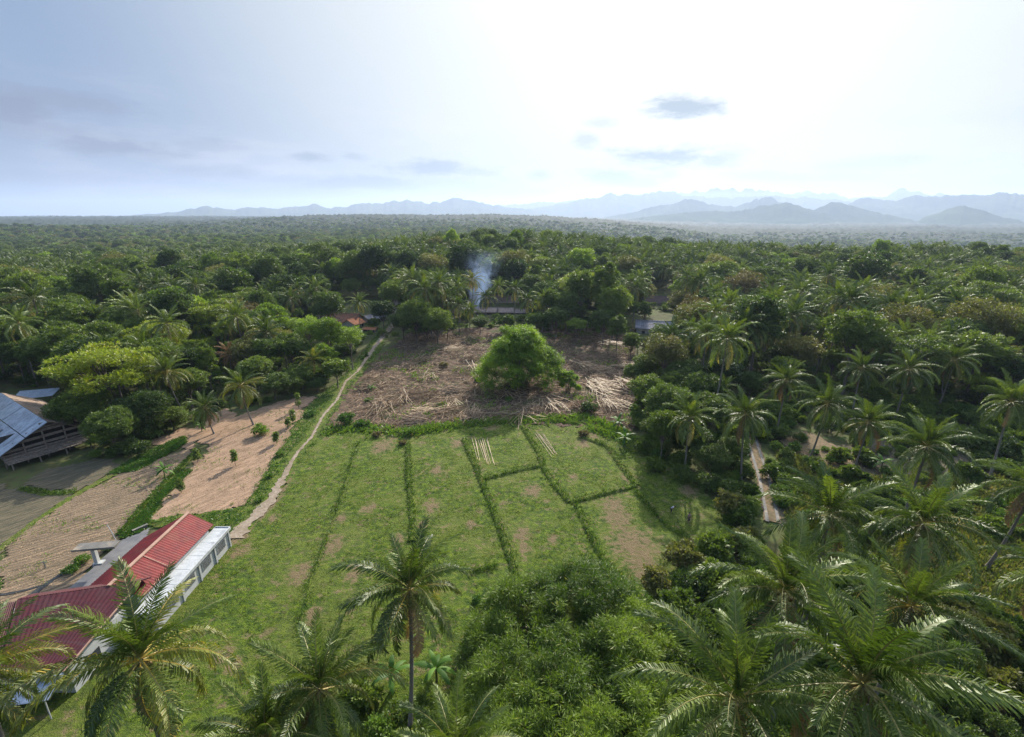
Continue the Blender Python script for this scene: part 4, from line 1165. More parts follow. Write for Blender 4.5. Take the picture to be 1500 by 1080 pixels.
# ------------------------------------------------------------------ bamboo
def bamboo(name, px, py, Rr, h_, ncl, nsp, leaf, mt, label, seed, cat='bamboo', culms=60, z0=0, wl=.16, hang=.9, lowz=.25):
    c = P(px, py); b = empty(name, (c.x, c.y, z0), 0, label, cat)
    r = random.Random(seed); m_ = MB(); tops = []
    for k in range(culms):
        a = r.uniform(0, 6.28); rr = Rr * r.random() ** .5; lean = rr * r.uniform(.75, 1.0)
        hh = h_ * r.uniform(.75, 1.05) * (1 - .25 * (rr / Rr) ** 2); b0 = Vector((math.cos(a) * rr * .22, math.sin(a) * rr * .22, -.2))
        pts = []
        for j in range(8):
            u = j / 7; pts.append(b0 + Vector((math.cos(a) * lean * .8 * u ** 2, math.sin(a) * lean * .8 * u ** 2, hh * (u - .12 * u ** 3))))
        m_.tube(pts, [.055 * (1 - .8 * j / 7) for j in range(8)], 5, cap=False); tops += [(p, j) for j, p in enumerate(pts) if j >= 3]
    m_.build('culms', M['culm'], b, True)
    lobes = []
    for k in range(ncl):
        a = k * 2.4; u = (k + .5) / ncl; s_ = math.sqrt(u) * .80; zz = h_ * (.90 - (.90 - lowz) * u ** 1.3) * r.uniform(.85, 1.02)
        q_ = Rr * r.uniform(.10, .23); s_ *= r.uniform(.8, 1.14); zz *= r.uniform(.9, 1.07); lobes.append([Rr * s_ * math.cos(a), Rr * s_ * math.sin(a), max(zz - q_ * .6, q_ * .5), q_, q_, q_ * r.uniform(.7, 1.3)])
    q, t = leaf_cloud(lobes, nsp, 15, leaf, wl, clump_r=.45, up=.7, seed=seed, rough=.75, droop=.3, under=.4)
    q[:, :, 2] = np.maximum(q[:, :, 2], .05)
    new_obj('foliage', quads_mesh('bamboo_foliage', q, t, M[mt]), b)
    return b


bamboo('bamboo_clump', 761, 568, 12.4, 19.0, 110, 11500, .45, 'bamboo_far', 'big bright green bamboo clump standing in the cleared ground', 3, wl=.24, lowz=.28, culms=90)
bamboo('bamboo_clump', 832, 574, 3.0, 7.5, 14, 900, .4, 'bamboo_far', 'small round bamboo bush right beside the big clump', 4, wl=.24, culms=24)
# thicket at the bottom of the picture: one uneven canopy grown from many clumps, each stand a thing
TH = [(690, 880), (730, 850), (790, 838), (850, 806), (905, 822), (950, 868), (985, 905), (1000, 1000), (985, 1150), (960, 1350), (640, 1350), (655, 1100), (668, 960)]
THW = [tuple(P(x, y, 3.6)[:2]) for x, y in TH]
SEEDS = [((735, 930), 'left stand of the dense bamboo thicket, beside the bottom centre palm'), ((860, 860), 'far stand of the dense bamboo thicket, reaching between the paddies'), ((850, 985), 'middle stand of the dense bamboo thicket at the bottom'),
         ((960, 960), 'right stand of the dense bamboo thicket, under the glossy bushes'), ((740, 1100), 'near left stand of the bamboo thicket on the bottom edge'), ((900, 1130), 'near right stand of the bamboo thicket on the bottom edge')]
SW = [P(*q[0], 3.6) for q in SEEDS]
rt = np.random.default_rng(77); lob = [[] for _ in SW]; cul = [[] for _ in SW]
xs_ = [p[0] for p in THW]; ys_ = [p[1] for p in THW]
g = rt.uniform((min(xs_), min(ys_)), (max(xs_), max(ys_)), (1500, 2)); g = g[inside(g[:, 0], g[:, 1], THW)][:420]
for (gx_, gy_) in g:
    k = min(range(len(SW)), key=lambda j: (SW[j].x - gx_) ** 2 + (SW[j].y - gy_) ** 2)
    ed_ = float(seg_dist(np.array([gx_]), np.array([gy_]), THW + [THW[0]])[0])
    hh = 1.4 + 4.3 * min(1, ed_ / 3.5) ** .7 * (.62 + .6 * float(vnoise(np.array(gx_ / 2.6), np.array(gy_ / 2.6), 700))); rr_ = rt.uniform(.5, 1.25)
    lob[k].append([gx_ - SW[k].x, gy_ - SW[k].y, max(.4, hh - rr_ * .5), rr_, rr_, rr_ * rt.uniform(.7, 1.5)])
    if hh > 3: lob[k].append([gx_ - SW[k].x, gy_ - SW[k].y, hh * .5, rr_ * 1.1, rr_ * 1.1, hh * .3])
    cul[k].append((gx_ - SW[k].x, gy_ - SW[k].y, hh))
for k, (sd_, lab) in enumerate(SEEDS):
    b = empty('bamboo_thicket', (SW[k].x, SW[k].y, 0), 0, lab, 'bamboo')
    m_ = MB()
    for (a, c, hh) in cul[k][::2]:
        an = random.uniform(0, 6.28); m_.tube([(a * .8, c * .8, -.1), (a * .9, c * .9, hh * .6), (a, c, hh), (a + math.cos(an) * .9, c + math.sin(an) * .9, hh + random.uniform(.1, .8))], [.045, .035, .02, .006], 4, cap=False)
    m_.build('culms', M['culm'], b, True)
    nn = max(60, len(lob[k]) * 17)
    q, t = leaf_cloud(lob[k], nn, 14, .46, .14, clump_r=.55, up=.9, seed=60 + k, rough=.7, droop=.1, under=.3)
    q[:, :, 2] = np.maximum(q[:, :, 2], .05)
    new_obj('foliage', quads_mesh('bamboo_foliage', q, t, M['bamboo_leaf']), b)

# ------------------------------------------------------------------ bananas
def banana_leaf(L, seed):
    r = random.Random(seed); m_ = MB(); n = 9; vs = []; fs = []
    for i in range(n + 1):
        u = i / n; ang_ = .9 - 1.6 * u; x = L * (u - .12 * u * u); z = L * (.55 * u - .55 * u * u * 1.15)
        w_ = .23 * math.sin(math.pi * min(1, u * .93 + .07)) ** .6 * (1 if i < n else .1)
        for k, s_ in enumerate((-1, 0, 1)): vs.append((x, s_ * w_, z - abs(s_) * w_ * .25 + r.uniform(-.03, .03)))
    for i in range(n):
        for k in range(2):
            a = i * 3 + k; fs.append([a, a + 1, a + 4, a + 3])
    m_.add(vs, fs); me = m_.mesh('banana_leaf', True); me.attributes['tint'].data.foreach_set('value', [r.uniform(.2, .9)] * len(vs)); me.materials.append(M['banana']); return me


BL = [banana_leaf(2.0, 1), banana_leaf(1.7, 2), banana_leaf(2.3, 3)]
bst = MB(); bst.tube([(0, 0, -.1), (0, 0, .8), (0, 0, 1.7)], [.13, .1, .06], 7); bst = bst.mesh('banana_stem', True); bst.materials.append(M['culm'])


def banana(x, y, label, group=None, sc=1.0):
    b = empty('banana_plant', (x, y, H(x, y)), random.uniform(0, 6.28), label, 'banana plant', group); b.scale = (sc,) * 3
    new_obj('stem', bst, b)
    for k in range(10):
        l = new_obj('leaf', random.choice(BL), b); l.location = (0, 0, 1.6); l.rotation_euler = (random.uniform(-.2, .2), R(-45 + k * 9), k * 2.4)


for x, y, lab, sc in [(242, 700, 'bright banana plant on the grassy bank between two stubble fields', 1.05), (232, 640, 'banana plant in the shade beside the round green tree', 1.1), (296, 632, 'banana plant at the foot of the leaning palm', .9),
                      (470, 560, 'banana plant beside the path below the light green trees', .9), (545, 575, 'banana plant in the cleared ground near the path', .8), (1130, 500, 'banana plant in the grove right of the olive tree', 1.3), (1150, 492, 'second banana plant in the grove right of the olive tree', 1.3),
                      (1172, 505, 'rightmost banana plant of the grove behind the palms', 1.3), (1110, 510, 'leftmost banana plant of the grove behind the palms', 1.2), (905, 630, 'dark banana plant at the right corner of the cleared ground', 1.2),
                      (915, 655, 'banana plant at the foot of the dense right trees', 1.3), (575, 1010, 'banana plant under the bottom centre palm', 1.2), (640, 1000, 'banana plant right under the bottom centre palm trunk', 1.2), (1290, 690, 'banana plant on the dry clearing between palms', 1.1)]:
    c = P(x, y); banana(c.x, c.y, lab, None, sc)

# saplings in the stubble field: leafy poles
def sapling(px, py, h_, label, grp=None):
    c = P(px, py); b = empty('sapling', (c.x, c.y, 0), random.uniform(0, 6), label, 'sapling', grp)
    m_ = MB(); m_.tube([(0, 0, -.1), (.05, 0, h_ * .5), (0, .05, h_ * .95)], [.05, .04, .02], 5); m_.build('stem', M['bark'], b)
    lb = [[0, 0, h_ * (.35 + .12 * k), .45, .45, .4] for k in range(6)]
    q, t = leaf_cloud(lb, 60, 8, .34, .6, clump_r=.2, seed=int(px), droop=.5); new_obj('foliage', quads_mesh('sapling_foliage', q, t, M['leaf_mid']), b)


for x, y, h_, lab in [(345, 682, 3.0, 'slim leafy sapling in the middle of the straw field'), (266, 722, 2.3, 'small sapling near the lower edge of the straw field'), (290, 678, 2.6, 'sapling on the grassy bank left of the straw field'),
                      (438, 600, 4.0, 'tall slim leafy sapling at the top of the straw field'), (430, 622, 3.4, 'second slim sapling at the top of the straw field'), (405, 650, 2.4, 'low sapling on the right edge of the straw field'),
                      (423, 628, 2.2, 'short sapling beside the second slim one')]: sapling(x, y, h_, lab)
for x, y, k, sc, lab in [(382, 638, 'green', 1.3, 'round green bush at the upper left of the straw field'), (508, 622, 'green', 1.5, 'green bush at the upper left corner of the grass field'), (530, 626, 'low', 1.6, 'low green bush beside the corner bush of the grass field'),
                         (600, 638, 'low', 1.4, 'low bright bush on the far edge of the grass field'), (700, 560, 'low', 1.2, 'low green shrub among the felled bamboo'), (745, 588, 'low', 1.1, 'low shrub left below the big bamboo clump'),
                         (862, 606, 'dark', 1.2, 'dark green bush among the felled bamboo on the right'), (540, 590, 'low', 1.1, 'green shrub near the left end of the cleared ground'), (640, 596, 'low', .9, 'small green shrub in the middle of the felled bamboo'),
                         (650, 540, 'brown', 1.2, 'brown shrub at the back of the cleared ground'), (855, 640, 'brown', 1.0, 'reddish-brown shrub on the far bund of the grass field'), (552, 640, 'brown', .8, 'dry brown shrub at the top of the grass field'),
                         (590, 652, 'brown', .7, 'small dry bush beside the bund top'), (560, 497, 'green', 1.3, 'shrub right of the path near its far end'), (610, 495, 'green', 1.6, 'shrub at the far left corner of the cleared ground'),
                         (395, 700, 'low', .8, 'small bush on the verge left of the path'), (410, 668, 'low', .9, 'bush on the verge halfway along the path'), (455, 610, 'low', 1.2, 'bush left of the path beside the straw field top'), (380, 735, 'low', .7, 'yellowish small plant on the verge by the path bend'),
                         (120, 825, 'low', 1.0, 'green shrub under the gate canopy'), (105, 838, 'low', .9, 'green shrub beside the gate column'), (160, 805, 'low', .8, 'shrub between gate canopy and driveway')]:
    c = P(x, y); shrub(k, c.x, c.y, lab, None, sc)

# ------------------------------------------------------------------ palms placed one by one
HERO = [  # px, py of crown heart, crown height, label, material, lean, rz deg, scale
    (206, 968, 17.0, 'big yellow-tipped coconut palm in front of the maroon roof', 'palm_y', 1, 20, 1.03),
    (-32, 985, 16.5, 'coconut palm cut off by the left edge in front of the maroon roof', 'palm_y', 1, 90, .95),
    (600, 866, 16.0, 'coconut palm standing alone at bottom centre of the grass field', 'palm', 1, 10, 1.04),
    (468, 1012, 14, 'upright coconut palm left of the bottom centre palm', 'palm', 1, 200, .95),
    (392, 1085, 13, 'coconut palm whose fronds rise over the bottom edge at left', 'palm', 1, 50, .9),
    (668, 1112, 13, 'coconut palm whose fronds rise over the bottom edge at centre', 'palm', 1, 50, .9),
    (1078, 1030, 14, 'big coconut palm at bottom right of the bamboo thicket', 'palm', 1, 120, 1.2),
    (1262, 1005, 14.5, 'largest coconut palm in the bottom right corner', 'palm', 1, 220, 1.3),
    (1150, 868, 13, 'coconut palm just above the two bottom right palms', 'palm', 1, 160, 1.15),
    (1335, 890, 12.5, 'bright green coconut palm above the corner palm', 'palm_y', 1, 300, 1.12),
    (1215, 755, 13, 'wide coconut palm right of the concrete track', 'palm', 1, 240, 1.15),
    (1352, 768, 14, 'coconut palm with bare leaning trunk over the dry meadow', 'palm', 2.5, 200, 1.15),
    (1358, 655, 12.5, 'coconut palm behind the bare-trunk palm', 'palm', 1, 260, 1.08),
    (1092, 608, 13, 'coconut palm over the far end of the concrete track', 'palm', 1, 180, .95),
    (1152, 558, 13.5, 'coconut palm left of the row on the dry clearing', 'palm', 1, 250, .9),
    (1212, 592, 13, 'coconut palm in the middle of the dry clearing row', 'palm', 2, 270, .95),
    (1272, 620, 12, 'coconut palm at the right of the dry clearing row', 'palm', 1, 280, .9),
    (1078, 508, 13, 'coconut palm with a yellow hanging frond beside the olive tree', 'palm', 1, 60, .9),
    (1262, 540, 13, 'coconut palm behind the dry clearing row, left one', 'palm', 1, 60, .95),
    (1332, 542, 13.5, 'coconut palm behind the dry clearing row with leaning stem', 'palm', 2.5, 240, 1.0),
    (1398, 528, 13.5, 'coconut palm standing behind the leaning stem palm', 'palm', 2.5, 240, .98),
    (1482, 590, 14, 'coconut palm at the right edge, upper one', 'palm', 1, 60, 1.0),
    (1512, 715, 14, 'coconut palm at the right edge with trunk leaning over the meadow', 'palm', 3, 250, 1.0),
    (1560, 850, 13, 'coconut palm outside the right edge showing only its fronds', 'palm', 1, 60, 1.0),
    (243, 546, 13, 'tall coconut palm with pale leaning trunk above the stubble field', 'palm_y', 2.5, 200, .88),
    (352, 566, 10.5, 'yellowish coconut palm at the top left of the straw field', 'palm_y', 1.5, 190, .88),
    (300, 598, 7.5, 'short coconut palm between the two tall ones by the stubble', 'palm', 1, 190, .8),
    (336, 520, 11, 'coconut palm with dried reddish-brown fronds', 'dry', 1, 60, .75),
    (287, 478, 13, 'coconut palm at left of the row behind the dried palm', 'palm', 1, 60, .9),
    (333, 482, 13, 'coconut palm in the middle of the row behind the dried palm', 'palm', 1, 60, .9),
    (390, 488, 13, 'coconut palm at right of the row behind the dried palm', 'palm', 1, 60, .95),
    (458, 528, 9, 'small coconut palm under the light green trees', 'palm_y', 1, 60, .8),
    (397, 425, 14, 'coconut palm with bright fronds above the row, left of a pair', 'palm', 1, 60, .95),
    (432, 434, 13, 'yellow-green coconut palm, right of the pair above the row', 'palm_y', 1, 60, .85),
    (526, 443, 12, 'coconut palm rising through the brown tile roofs', 'palm', 1, 60, .85),
    (594, 415, 16, 'tall coconut palm with hanging yellow frond right of the path end', 'palm_y', 1, 60, 1.0),
    (630, 424, 14, 'coconut palm with drooping golden fronds beside the tall one', 'palm_y', 1, 60, .9),
    (661, 436, 13, 'coconut palm left of the smoke', 'palm', 1, 60, .95),
    (692, 410, 17, 'tall coconut palm standing in front of the blue smoke', 'palm_y', 1, 60, .95),
    (689, 455, 8, 'short coconut palm under the smoke', 'palm', 1, 60, .85),
    (730, 420, 14, 'coconut palm in front of the pale-roofed farm building', 'palm', 1, 60, .9),
    (755, 424, 14.5, 'coconut palm at the right end of the pale-roofed farm building', 'palm', 1, 60, 1.0),
    (797, 438, 13, 'dark coconut palm right of the farm buildings', 'palm', 1, 60, 1.0),
    (815, 400, 15, 'coconut palm behind the dark palm right of the farm', 'palm', 1, 60, .9),
    (925, 415, 14, 'coconut palm left of the dark reddish-brown roof', 'palm', 1, 60, .95),
    (1000, 400, 15, 'coconut palm above the dark reddish-brown roof', 'palm', 1, 60, .95),
    (1030, 410, 15, 'coconut palm right above the dark reddish-brown roof', 'palm', 1, 60, .95),
    (1157, 446, 13, 'coconut palm in the forest above the banana grove', 'palm', 1, 60, .95),
    (1205, 425, 13, 'coconut palm up right of the one over the banana grove', 'palm', 1, 60, .95),
    (1383, 386, 15, 'dark coconut palm standing out near the plateau edge', 'palm', 1, 60, 1.1),
    (1376, 428, 14, 'coconut palm below the one at the plateau edge', 'palm', 1, 60, .95),
    (712, 436, 12, 'coconut palm rising in front of the low farm building', 'palm', 1, 60, .9),
    (775, 440, 13, 'coconut palm at the barn beside the farm', 'palm', 1, 60, .95),
    (1060, 570, 9, 'young coconut palm left of the track palm', 'palm', 1, 60, .75),
]
HP = []
for i, (x, y, h_, lab, mt, ln, rz_, sc) in enumerate(HERO):
    c = P(x, y, h_ * sc)
    for _ in range(3): c = P(x, y, h_ * sc + H(c.x, c.y))
    near_ = c.length < 150
    if 380 < y < 700: HP.append((x, y, proj(c.x, c.y, h_ * sc)[2]))
    palm(c.x, c.y, h_, lab, 'coconut palms', detail=near_ and c.y < 110 or mt == 'dry', mt=mt, rz=R(rz_), lean=ln, seed=40 + i * 7, scale=sc, dry=1 + i % 3 if mt != 'dry' else 26)

# ------------------------------------------------------------------ trees placed one by one
TR = [  # crown px, kind, scale, zscale, label
    (150, 535, 'layered_yellow', 1.25, 1.05, 'wide yellow-green tree with flat layered branches, lower left one'),
    (228, 490, 'layered_yellow', 1.05, 1.1, 'wide yellow-green tree with flat layered branches, upper right one'),
    (118, 598, 'dense', 1.0, .9, 'broad dark bushy tree below the yellow-green one, beside the shed'),
    (208, 595, 'dense', .95, .95, 'dark green tree between the shed and the tall leaning palm'),
    (160, 622, 'dense', .82, 1.0, 'dense round green tree right of the stilted shed'),
    (452, 480, 'airy', 1.3, 1.15, 'light airy green tree, leftmost of the group by the path'),
    (480, 490, 'light', 1.15, 1.0, 'light green tree in the middle of the group by the path'),
    (512, 493, 'airy', 1.3, 1.0, 'light airy green tree right of the group beside the path'),
    (470, 520, 'light', .9, .9, 'small light green tree lowest in the group by the path'),
    (425, 505, 'mid', 1.0, 1.0, 'mid green tree left of the light group'),
    (440, 548, 'dense', .7, .8, 'dark small tree at the upper end of the straw field'),
    (400, 560, 'dense', .8, .75, 'low dark tree behind the straw field'),
    (305, 372, 'light', 1.75, 1.3, 'round bright green tree standing out in the left forest'),
    (348, 378, 'light', 1.2, 1.1, 'bright green tree right of the round bright one'),
    (245, 375, 'dark', 1.5, 1.2, 'dark round tree left of the bright green one'),
    (470, 375, 'layered', 1.6, 1.4, 'dark flat-topped tree in the left centre forest'),
    (515, 385, 'dark', 1.9, 1.5, 'very dark tall tree left of the path end'),
    (545, 375, 'dark', 1.6, 1.5, 'dark green tree right of the very dark one'),
    (640, 472, 'dense', 1.0, 1.1, 'leafy tree at the far left of the clearing'),
    (608, 462, 'dense', 1.1, 1.2, 'round green tree right of the path end'),
    (575, 435, 'mid', 1.1, 1.1, 'green tree behind the path end'),
    (1018, 466, 'olive', 1.35, 1.1, 'round olive-yellow tree right of the grey slatted roof'),
    (975, 515, 'olive', 1.2, 1.0, 'broad olive tree in front of the grey slatted roof'),
    (1003, 548, 'dense', .95, .95, 'tree between the olive tree and the dense green one'),
    (985, 592, 'dense', 1.05, 1.05, 'large dense green tree at the right edge of the field'),
    (955, 575, 'dense', .65, 1.0, 'dark green tree hugging the left side of the dense one'),
    (1010, 640, 'dense', .72, .8, 'dark tree shading the right corner of the field'),
    (1072, 655, 'mid', .55, .75, 'small compact green tree beside the concrete track'),
    (1092, 418, 'brown', 1.7, 1.15, 'brownish olive round tree rising behind the palms'),
    (785, 405, 'layered_yellow', 1.0, 1.2, 'bright green spreading tree behind the farm palms'),
    (885, 420, 'tall', 1.6, 1.2, 'tall green tree right of the farm'),
    (850, 425, 'mid', 1.4, 1.2, 'grey-green tree left of the tall one by the farm'),
    (905, 480, 'tall', 1.0, .95, 'slim green tree at the right end of the clearing'),
    (925, 500, 'tall', .9, .8, 'dark slim tree beside the grey slatted roof'),
    (845, 475, 'airy', 1.1, .8, 'light slender tree behind the bamboo bush'),
    (1290, 366, 'light', 1.3, 1.3, 'bright yellow-green tree near the plateau edge'),
    (755, 345, 'light', 1.9, 1.6, 'bright green tree top on the central hill'),
    (660, 342, 'light', 1.7, 1.5, 'green tree top left on the central hill'),
    (1040, 440, 'mid', 1.3, 1.1, 'dark tree behind the olive-yellow one'),
    (1250, 500, 'mid', 1.5, 1.0, 'broad rounded tree above the right palms'),
    (1180, 480, 'layered', 1.0, .9, 'layered tree over the banana grove'),
    (1150, 540, 'bigleaf', 1.1, .9, 'bushy tree behind the first palm of the clearing row'),
    (1440, 470, 'olive', 1.7, 1.1, 'wide olive tree near the right edge'),
    (1330, 480, 'olive', 1.5, 1.1, 'olive tree left of the wide one near the right edge'),
    (1060, 545, 'dark', 1.0, .8, 'dark tree between the olive tree and the palms'),
    (590, 470, 'dense', .95, 1.0, 'bushy green tree right beside the path end'),
    (625, 478, 'dense', .8, .9, 'leafy low tree at the upper left corner of the clearing'),
    (655, 478, 'mid', .8, .7, 'small tree at the back of the clearing below the smoke'),
    (703, 474, 'mid', .8, .6, 'small bushy tree in front of the farm building at left'),
    (742, 470, 'bigleaf', 1.0, .7, 'small dark tree in front of the farm building at centre'),
    (785, 470, 'bigleaf', 1.1, .9, 'leafy tree at the right end of the farmyard'),
    (815, 468, 'mid', 1.0, .8, 'round tree behind the big bamboo clump at right'),
    (860, 465, 'dense', .9, .9, 'dense tree at the back of the clearing, right of the bamboo'),
    (885, 470, 'dark', 1.0, .9, 'dark tree at the back right of the clearing'),
    (830, 445, 'dark', 1.2, 1.0, 'dark crown right of the farm palms'),
    (560, 452, 'dark', 1.0, .9, 'dark tree over the grey outbuilding'),
    (900, 445, 'mid', 1.3, 1.1, 'dense green tree between the farm and the grey roof'),
    (480, 445, 'dark', 1.3, 1.0, 'dark tree behind the brown tile roof'),
    (945, 455, 'tall', 1.0, .8, 'slim tree rising before the dark brown roof'),
    (930, 545, 'dense', .6, .9, 'dense shrubby tree along the right side of the clearing'),
    (1040, 600, 'dense', .8, .9, 'bushy tree hiding the far end of the concrete track'),
    (1030, 570, 'dense', .85, 1.0, 'dense green tree right of the broad olive tree'),
    (950, 535, 'dense', .75, .95, 'bushy tree at the right edge of the clearing below the olive tree'),
    (962, 625, 'dense', .6, .75, 'low dense tree at the upper right corner of the grass field'),
    (1045, 668, 'dense', .6, .8, 'low dense tree between the shaded field and the track'),
    (935, 500, 'dense', .6, .9, 'bushy tree left below the grey slatted roof'),
    (1100, 560, 'dense', .7, .8, 'bushy tree under the palms behind the track'),
    (505, 510, 'dense', .65, .75, 'leafy tree by the path right of the light group'),
    (492, 540, 'bigleaf', 1.0, .8, 'small leafy tree touching the path'),
    (465, 562, 'dense', .5, .6, 'low bushy tree at the corner of straw field and path'),
    (425, 560, 'dense', .65, .7, 'bushy tree at the top edge of the straw field'),
    (520, 490, 'light', .8, .7, 'small light green tree below the orange roofed house'),
    (375, 545, 'mid', .9, .8, 'rounded tree behind the yellowish palm'),
    (275, 560, 'mid', .9, .8, 'leafy tree behind the tall leaning palm'),
    (250, 610, 'dense', .6, .7, 'dark low tree at the base of the tall leaning palm'),
]
placed = []
for (x, y, k, sc, sz, lab) in TR:
    ht = {'dark': 10, 'mid': 9.5, 'olive': 9.2, 'light': 9.5, 'brown': 8.5, 'layered': 11, 'layered_yellow': 11, 'tall': 9.5, 'bigleaf': 7, 'airy': 8, 'dense': 7.8}[k] * sc * sz
    if y < 400 and k != 'brown':
        # far ones: stand at a fixed distance, grown to the height they show
        D = 330 if y < 370 else 270; dv = raydir(x, y); c = Vector((dv.x, dv.y, 0)) * (D / dv.y); z_ = CH + dv.z * D / dv.y
        g_ = H(c.x, c.y); s0 = max(.9, min(1.7, (z_ - g_) / (ht / sc / sz) )); tree(k, c.x, c.y, lab, None, min(sc, 1.25), s0 / min(sc, 1.25)); placed.append((c.x, c.y, 5.0 * sc)); continue
    c = P(x, y, ht)
    for _ in range(4): c = P(x, y, ht + H(c.x, c.y))
    tree(k, c.x, c.y, lab, None, sc, sz); placed.append((c.x, c.y, 5.0 * sc))
# the large leaf bushes in the lower right
SB = [(1000, 815, 'pale', 1.2, 'broad-leaved flowering bush above the bamboo thicket'), (960, 850, 'pale', 1.0, 'lower broad-leaved bush beside the thicket'), (1045, 800, 'bigleaf', 1.25, 'bush right of the flowering one beside the field corner'), (1070, 740, 'pale', 1.3, 'pale-leaved bush left of the concrete track'),
      (1050, 850, 'bigleaf', 1.3, 'dark glossy bush left of the palm above the corner pair'), (1000, 890, 'bigleaf', 1.2, 'glossy bush over the thicket top'), (1090, 790, 'pale', 1.1, 'pale bush between field corner and track'), (1165, 650, 'green', 1.0, 'low bush right of the track top'),
      (1130, 690, 'bigleaf', .9, 'small tree-like bush touching the track'), (1290, 720, 'dark', 1.5, 'dark bush between the two wide palms'), (1310, 760, 'dark', 1.4, 'dark bush left of the bare palm trunk'), (1270, 740, 'dark', 1.5, 'dark bush behind the wide palm'),
      (1400, 900, 'pale', 1.1, 'pale weedy bush on the dry meadow'), (1450, 930, 'pale', 1.2, 'second pale bush on the dry meadow near the edge'), (1350, 940, 'bigleaf', 1.1, 'bush under the bright green palm'), (1480, 1010, 'pale', 1.1, 'weedy bush in the bottom right corner'),
      (1190, 930, 'dark', 1.5, 'dark bush in the gap between the lower right palms'), (1170, 800, 'dark', 1.2, 'dark bush under the wide palm'), (1420, 860, 'low', 1.5, 'low green bush by the leaning trunk base'), (1390, 850, 'low', 1.3, 'low green bush left of the leaning trunk base'),
      (1240, 830, 'dark', 1.3, 'shaded bush below the wide palm'), (1410, 980, 'dark', 1.4, 'dark tangled bush near the bottom right corner'), (960, 680, 'bigleaf', .9, 'bush at the shaded field edge'), (1000, 690, 'dark', 1.2, 'dark bush shading the field edge'), (1035, 700, 'dark', 1.3, 'dark bush right of the shaded field edge'),
      (1060, 710, 'dark', 1.2, 'dark bush between shaded field and track'), (940, 655, 'bigleaf', .8, 'leafy bush at the right end of the field hedge'), (690, 925, 'low', 1.3, 'low leafy bush right of the centre palm'), (700, 870, 'low', .9, 'small leafy weeds beside the centre palm'), (720, 890, 'bigleaf', .5, 'small big-leaved plant in front of the thicket'),
      (560, 1060, 'green', 1.2, 'green bush at the bottom under the palms'), (500, 1090, 'green', 1.4, 'green bush at the bottom edge left of centre'), (620, 1090, 'dark', 1.4, 'dark bush at the bottom edge under the centre palm'), (1160, 1010, 'dark', 1.6, 'dark bush between the two bottom right palms'),
      (1330, 620, 'dark', 1.8, 'dark bush behind the palm clearing'), (1420, 640, 'dark', 2.0, 'dark bush at the back of the right clearing'), (1220, 620, 'dark', 1.4, 'dark bush behind the clearing row'), (1470, 650, 'dark', 1.8, 'dark bush at the right edge of the clearing')]
for (x, y, k, sc, lab) in SB:
    hh = 1.6 * sc; c = P(x, y, hh); shrub(k, c.x, c.y, lab, None, sc)
for x, y in [(952, 773), (962, 785), (1068, 700), (1090, 712), (947, 772)]:
    pass

# ------------------------------------------------------------------ forest, tree by tree
OPEN = [[(-40, 700), (30, 700), (75, 690), (130, 668), (215, 668), (262, 630), (340, 600), (470, 572), (520, 530), (568, 470), (640, 492), (700, 486), (930, 495), (915, 640), (1050, 740), (1000, 900), (1000, 1600), (-200, 1600), (-200, 690)],
        [(1030, 640), (1130, 575), (1330, 590), (1560, 600), (1800, 900), (1800, 1700), (900, 1700)],
        [(478, 440), (570, 440), (572, 500), (478, 486)], [(690, 442), (780, 442), (780, 462), (690, 462)], [(930, 462), (990, 462), (990, 490), (930, 490)], [(945, 430), (1000, 430), (1000, 445), (945, 445)],
        [(-60, 560), (85, 570), (140, 640), (60, 700), (-60, 720)]]
OP = [np.array(o) for o in OPEN]


def in_open(x, y):
    x, y = np.array([x]), np.array([y]); return any(inside(x, y, o)[0] for o in OPEN)


def zone(px, py):
    if py < 372:
        return 'on the far edge of the forest at left' if px < 480 else 'on the central hill top' if px < 920 else 'along the plateau edge at right'
    if px < 270: return 'in the forest behind the stilted shed' if py > 450 else 'deep in the left forest'
    if px < 480: return 'in the woods left of the path' if py > 430 else 'in the left forest beyond the path woods'
    if px < 660: return 'behind the tile-roofed hamlet at the path end'
    if px < 880: return 'behind the smoking farmyard'
    if px < 1060: return 'around the dark reddish-brown roof' if py > 410 else 'in the forest behind the dark reddish-brown roof'
    if px < 1280: return 'in the woods above the banana grove' if py > 420 else 'in the forest far right of the smoke'
    return 'in the right-hand forest behind the palms' if py > 450 else 'in the far right forest'


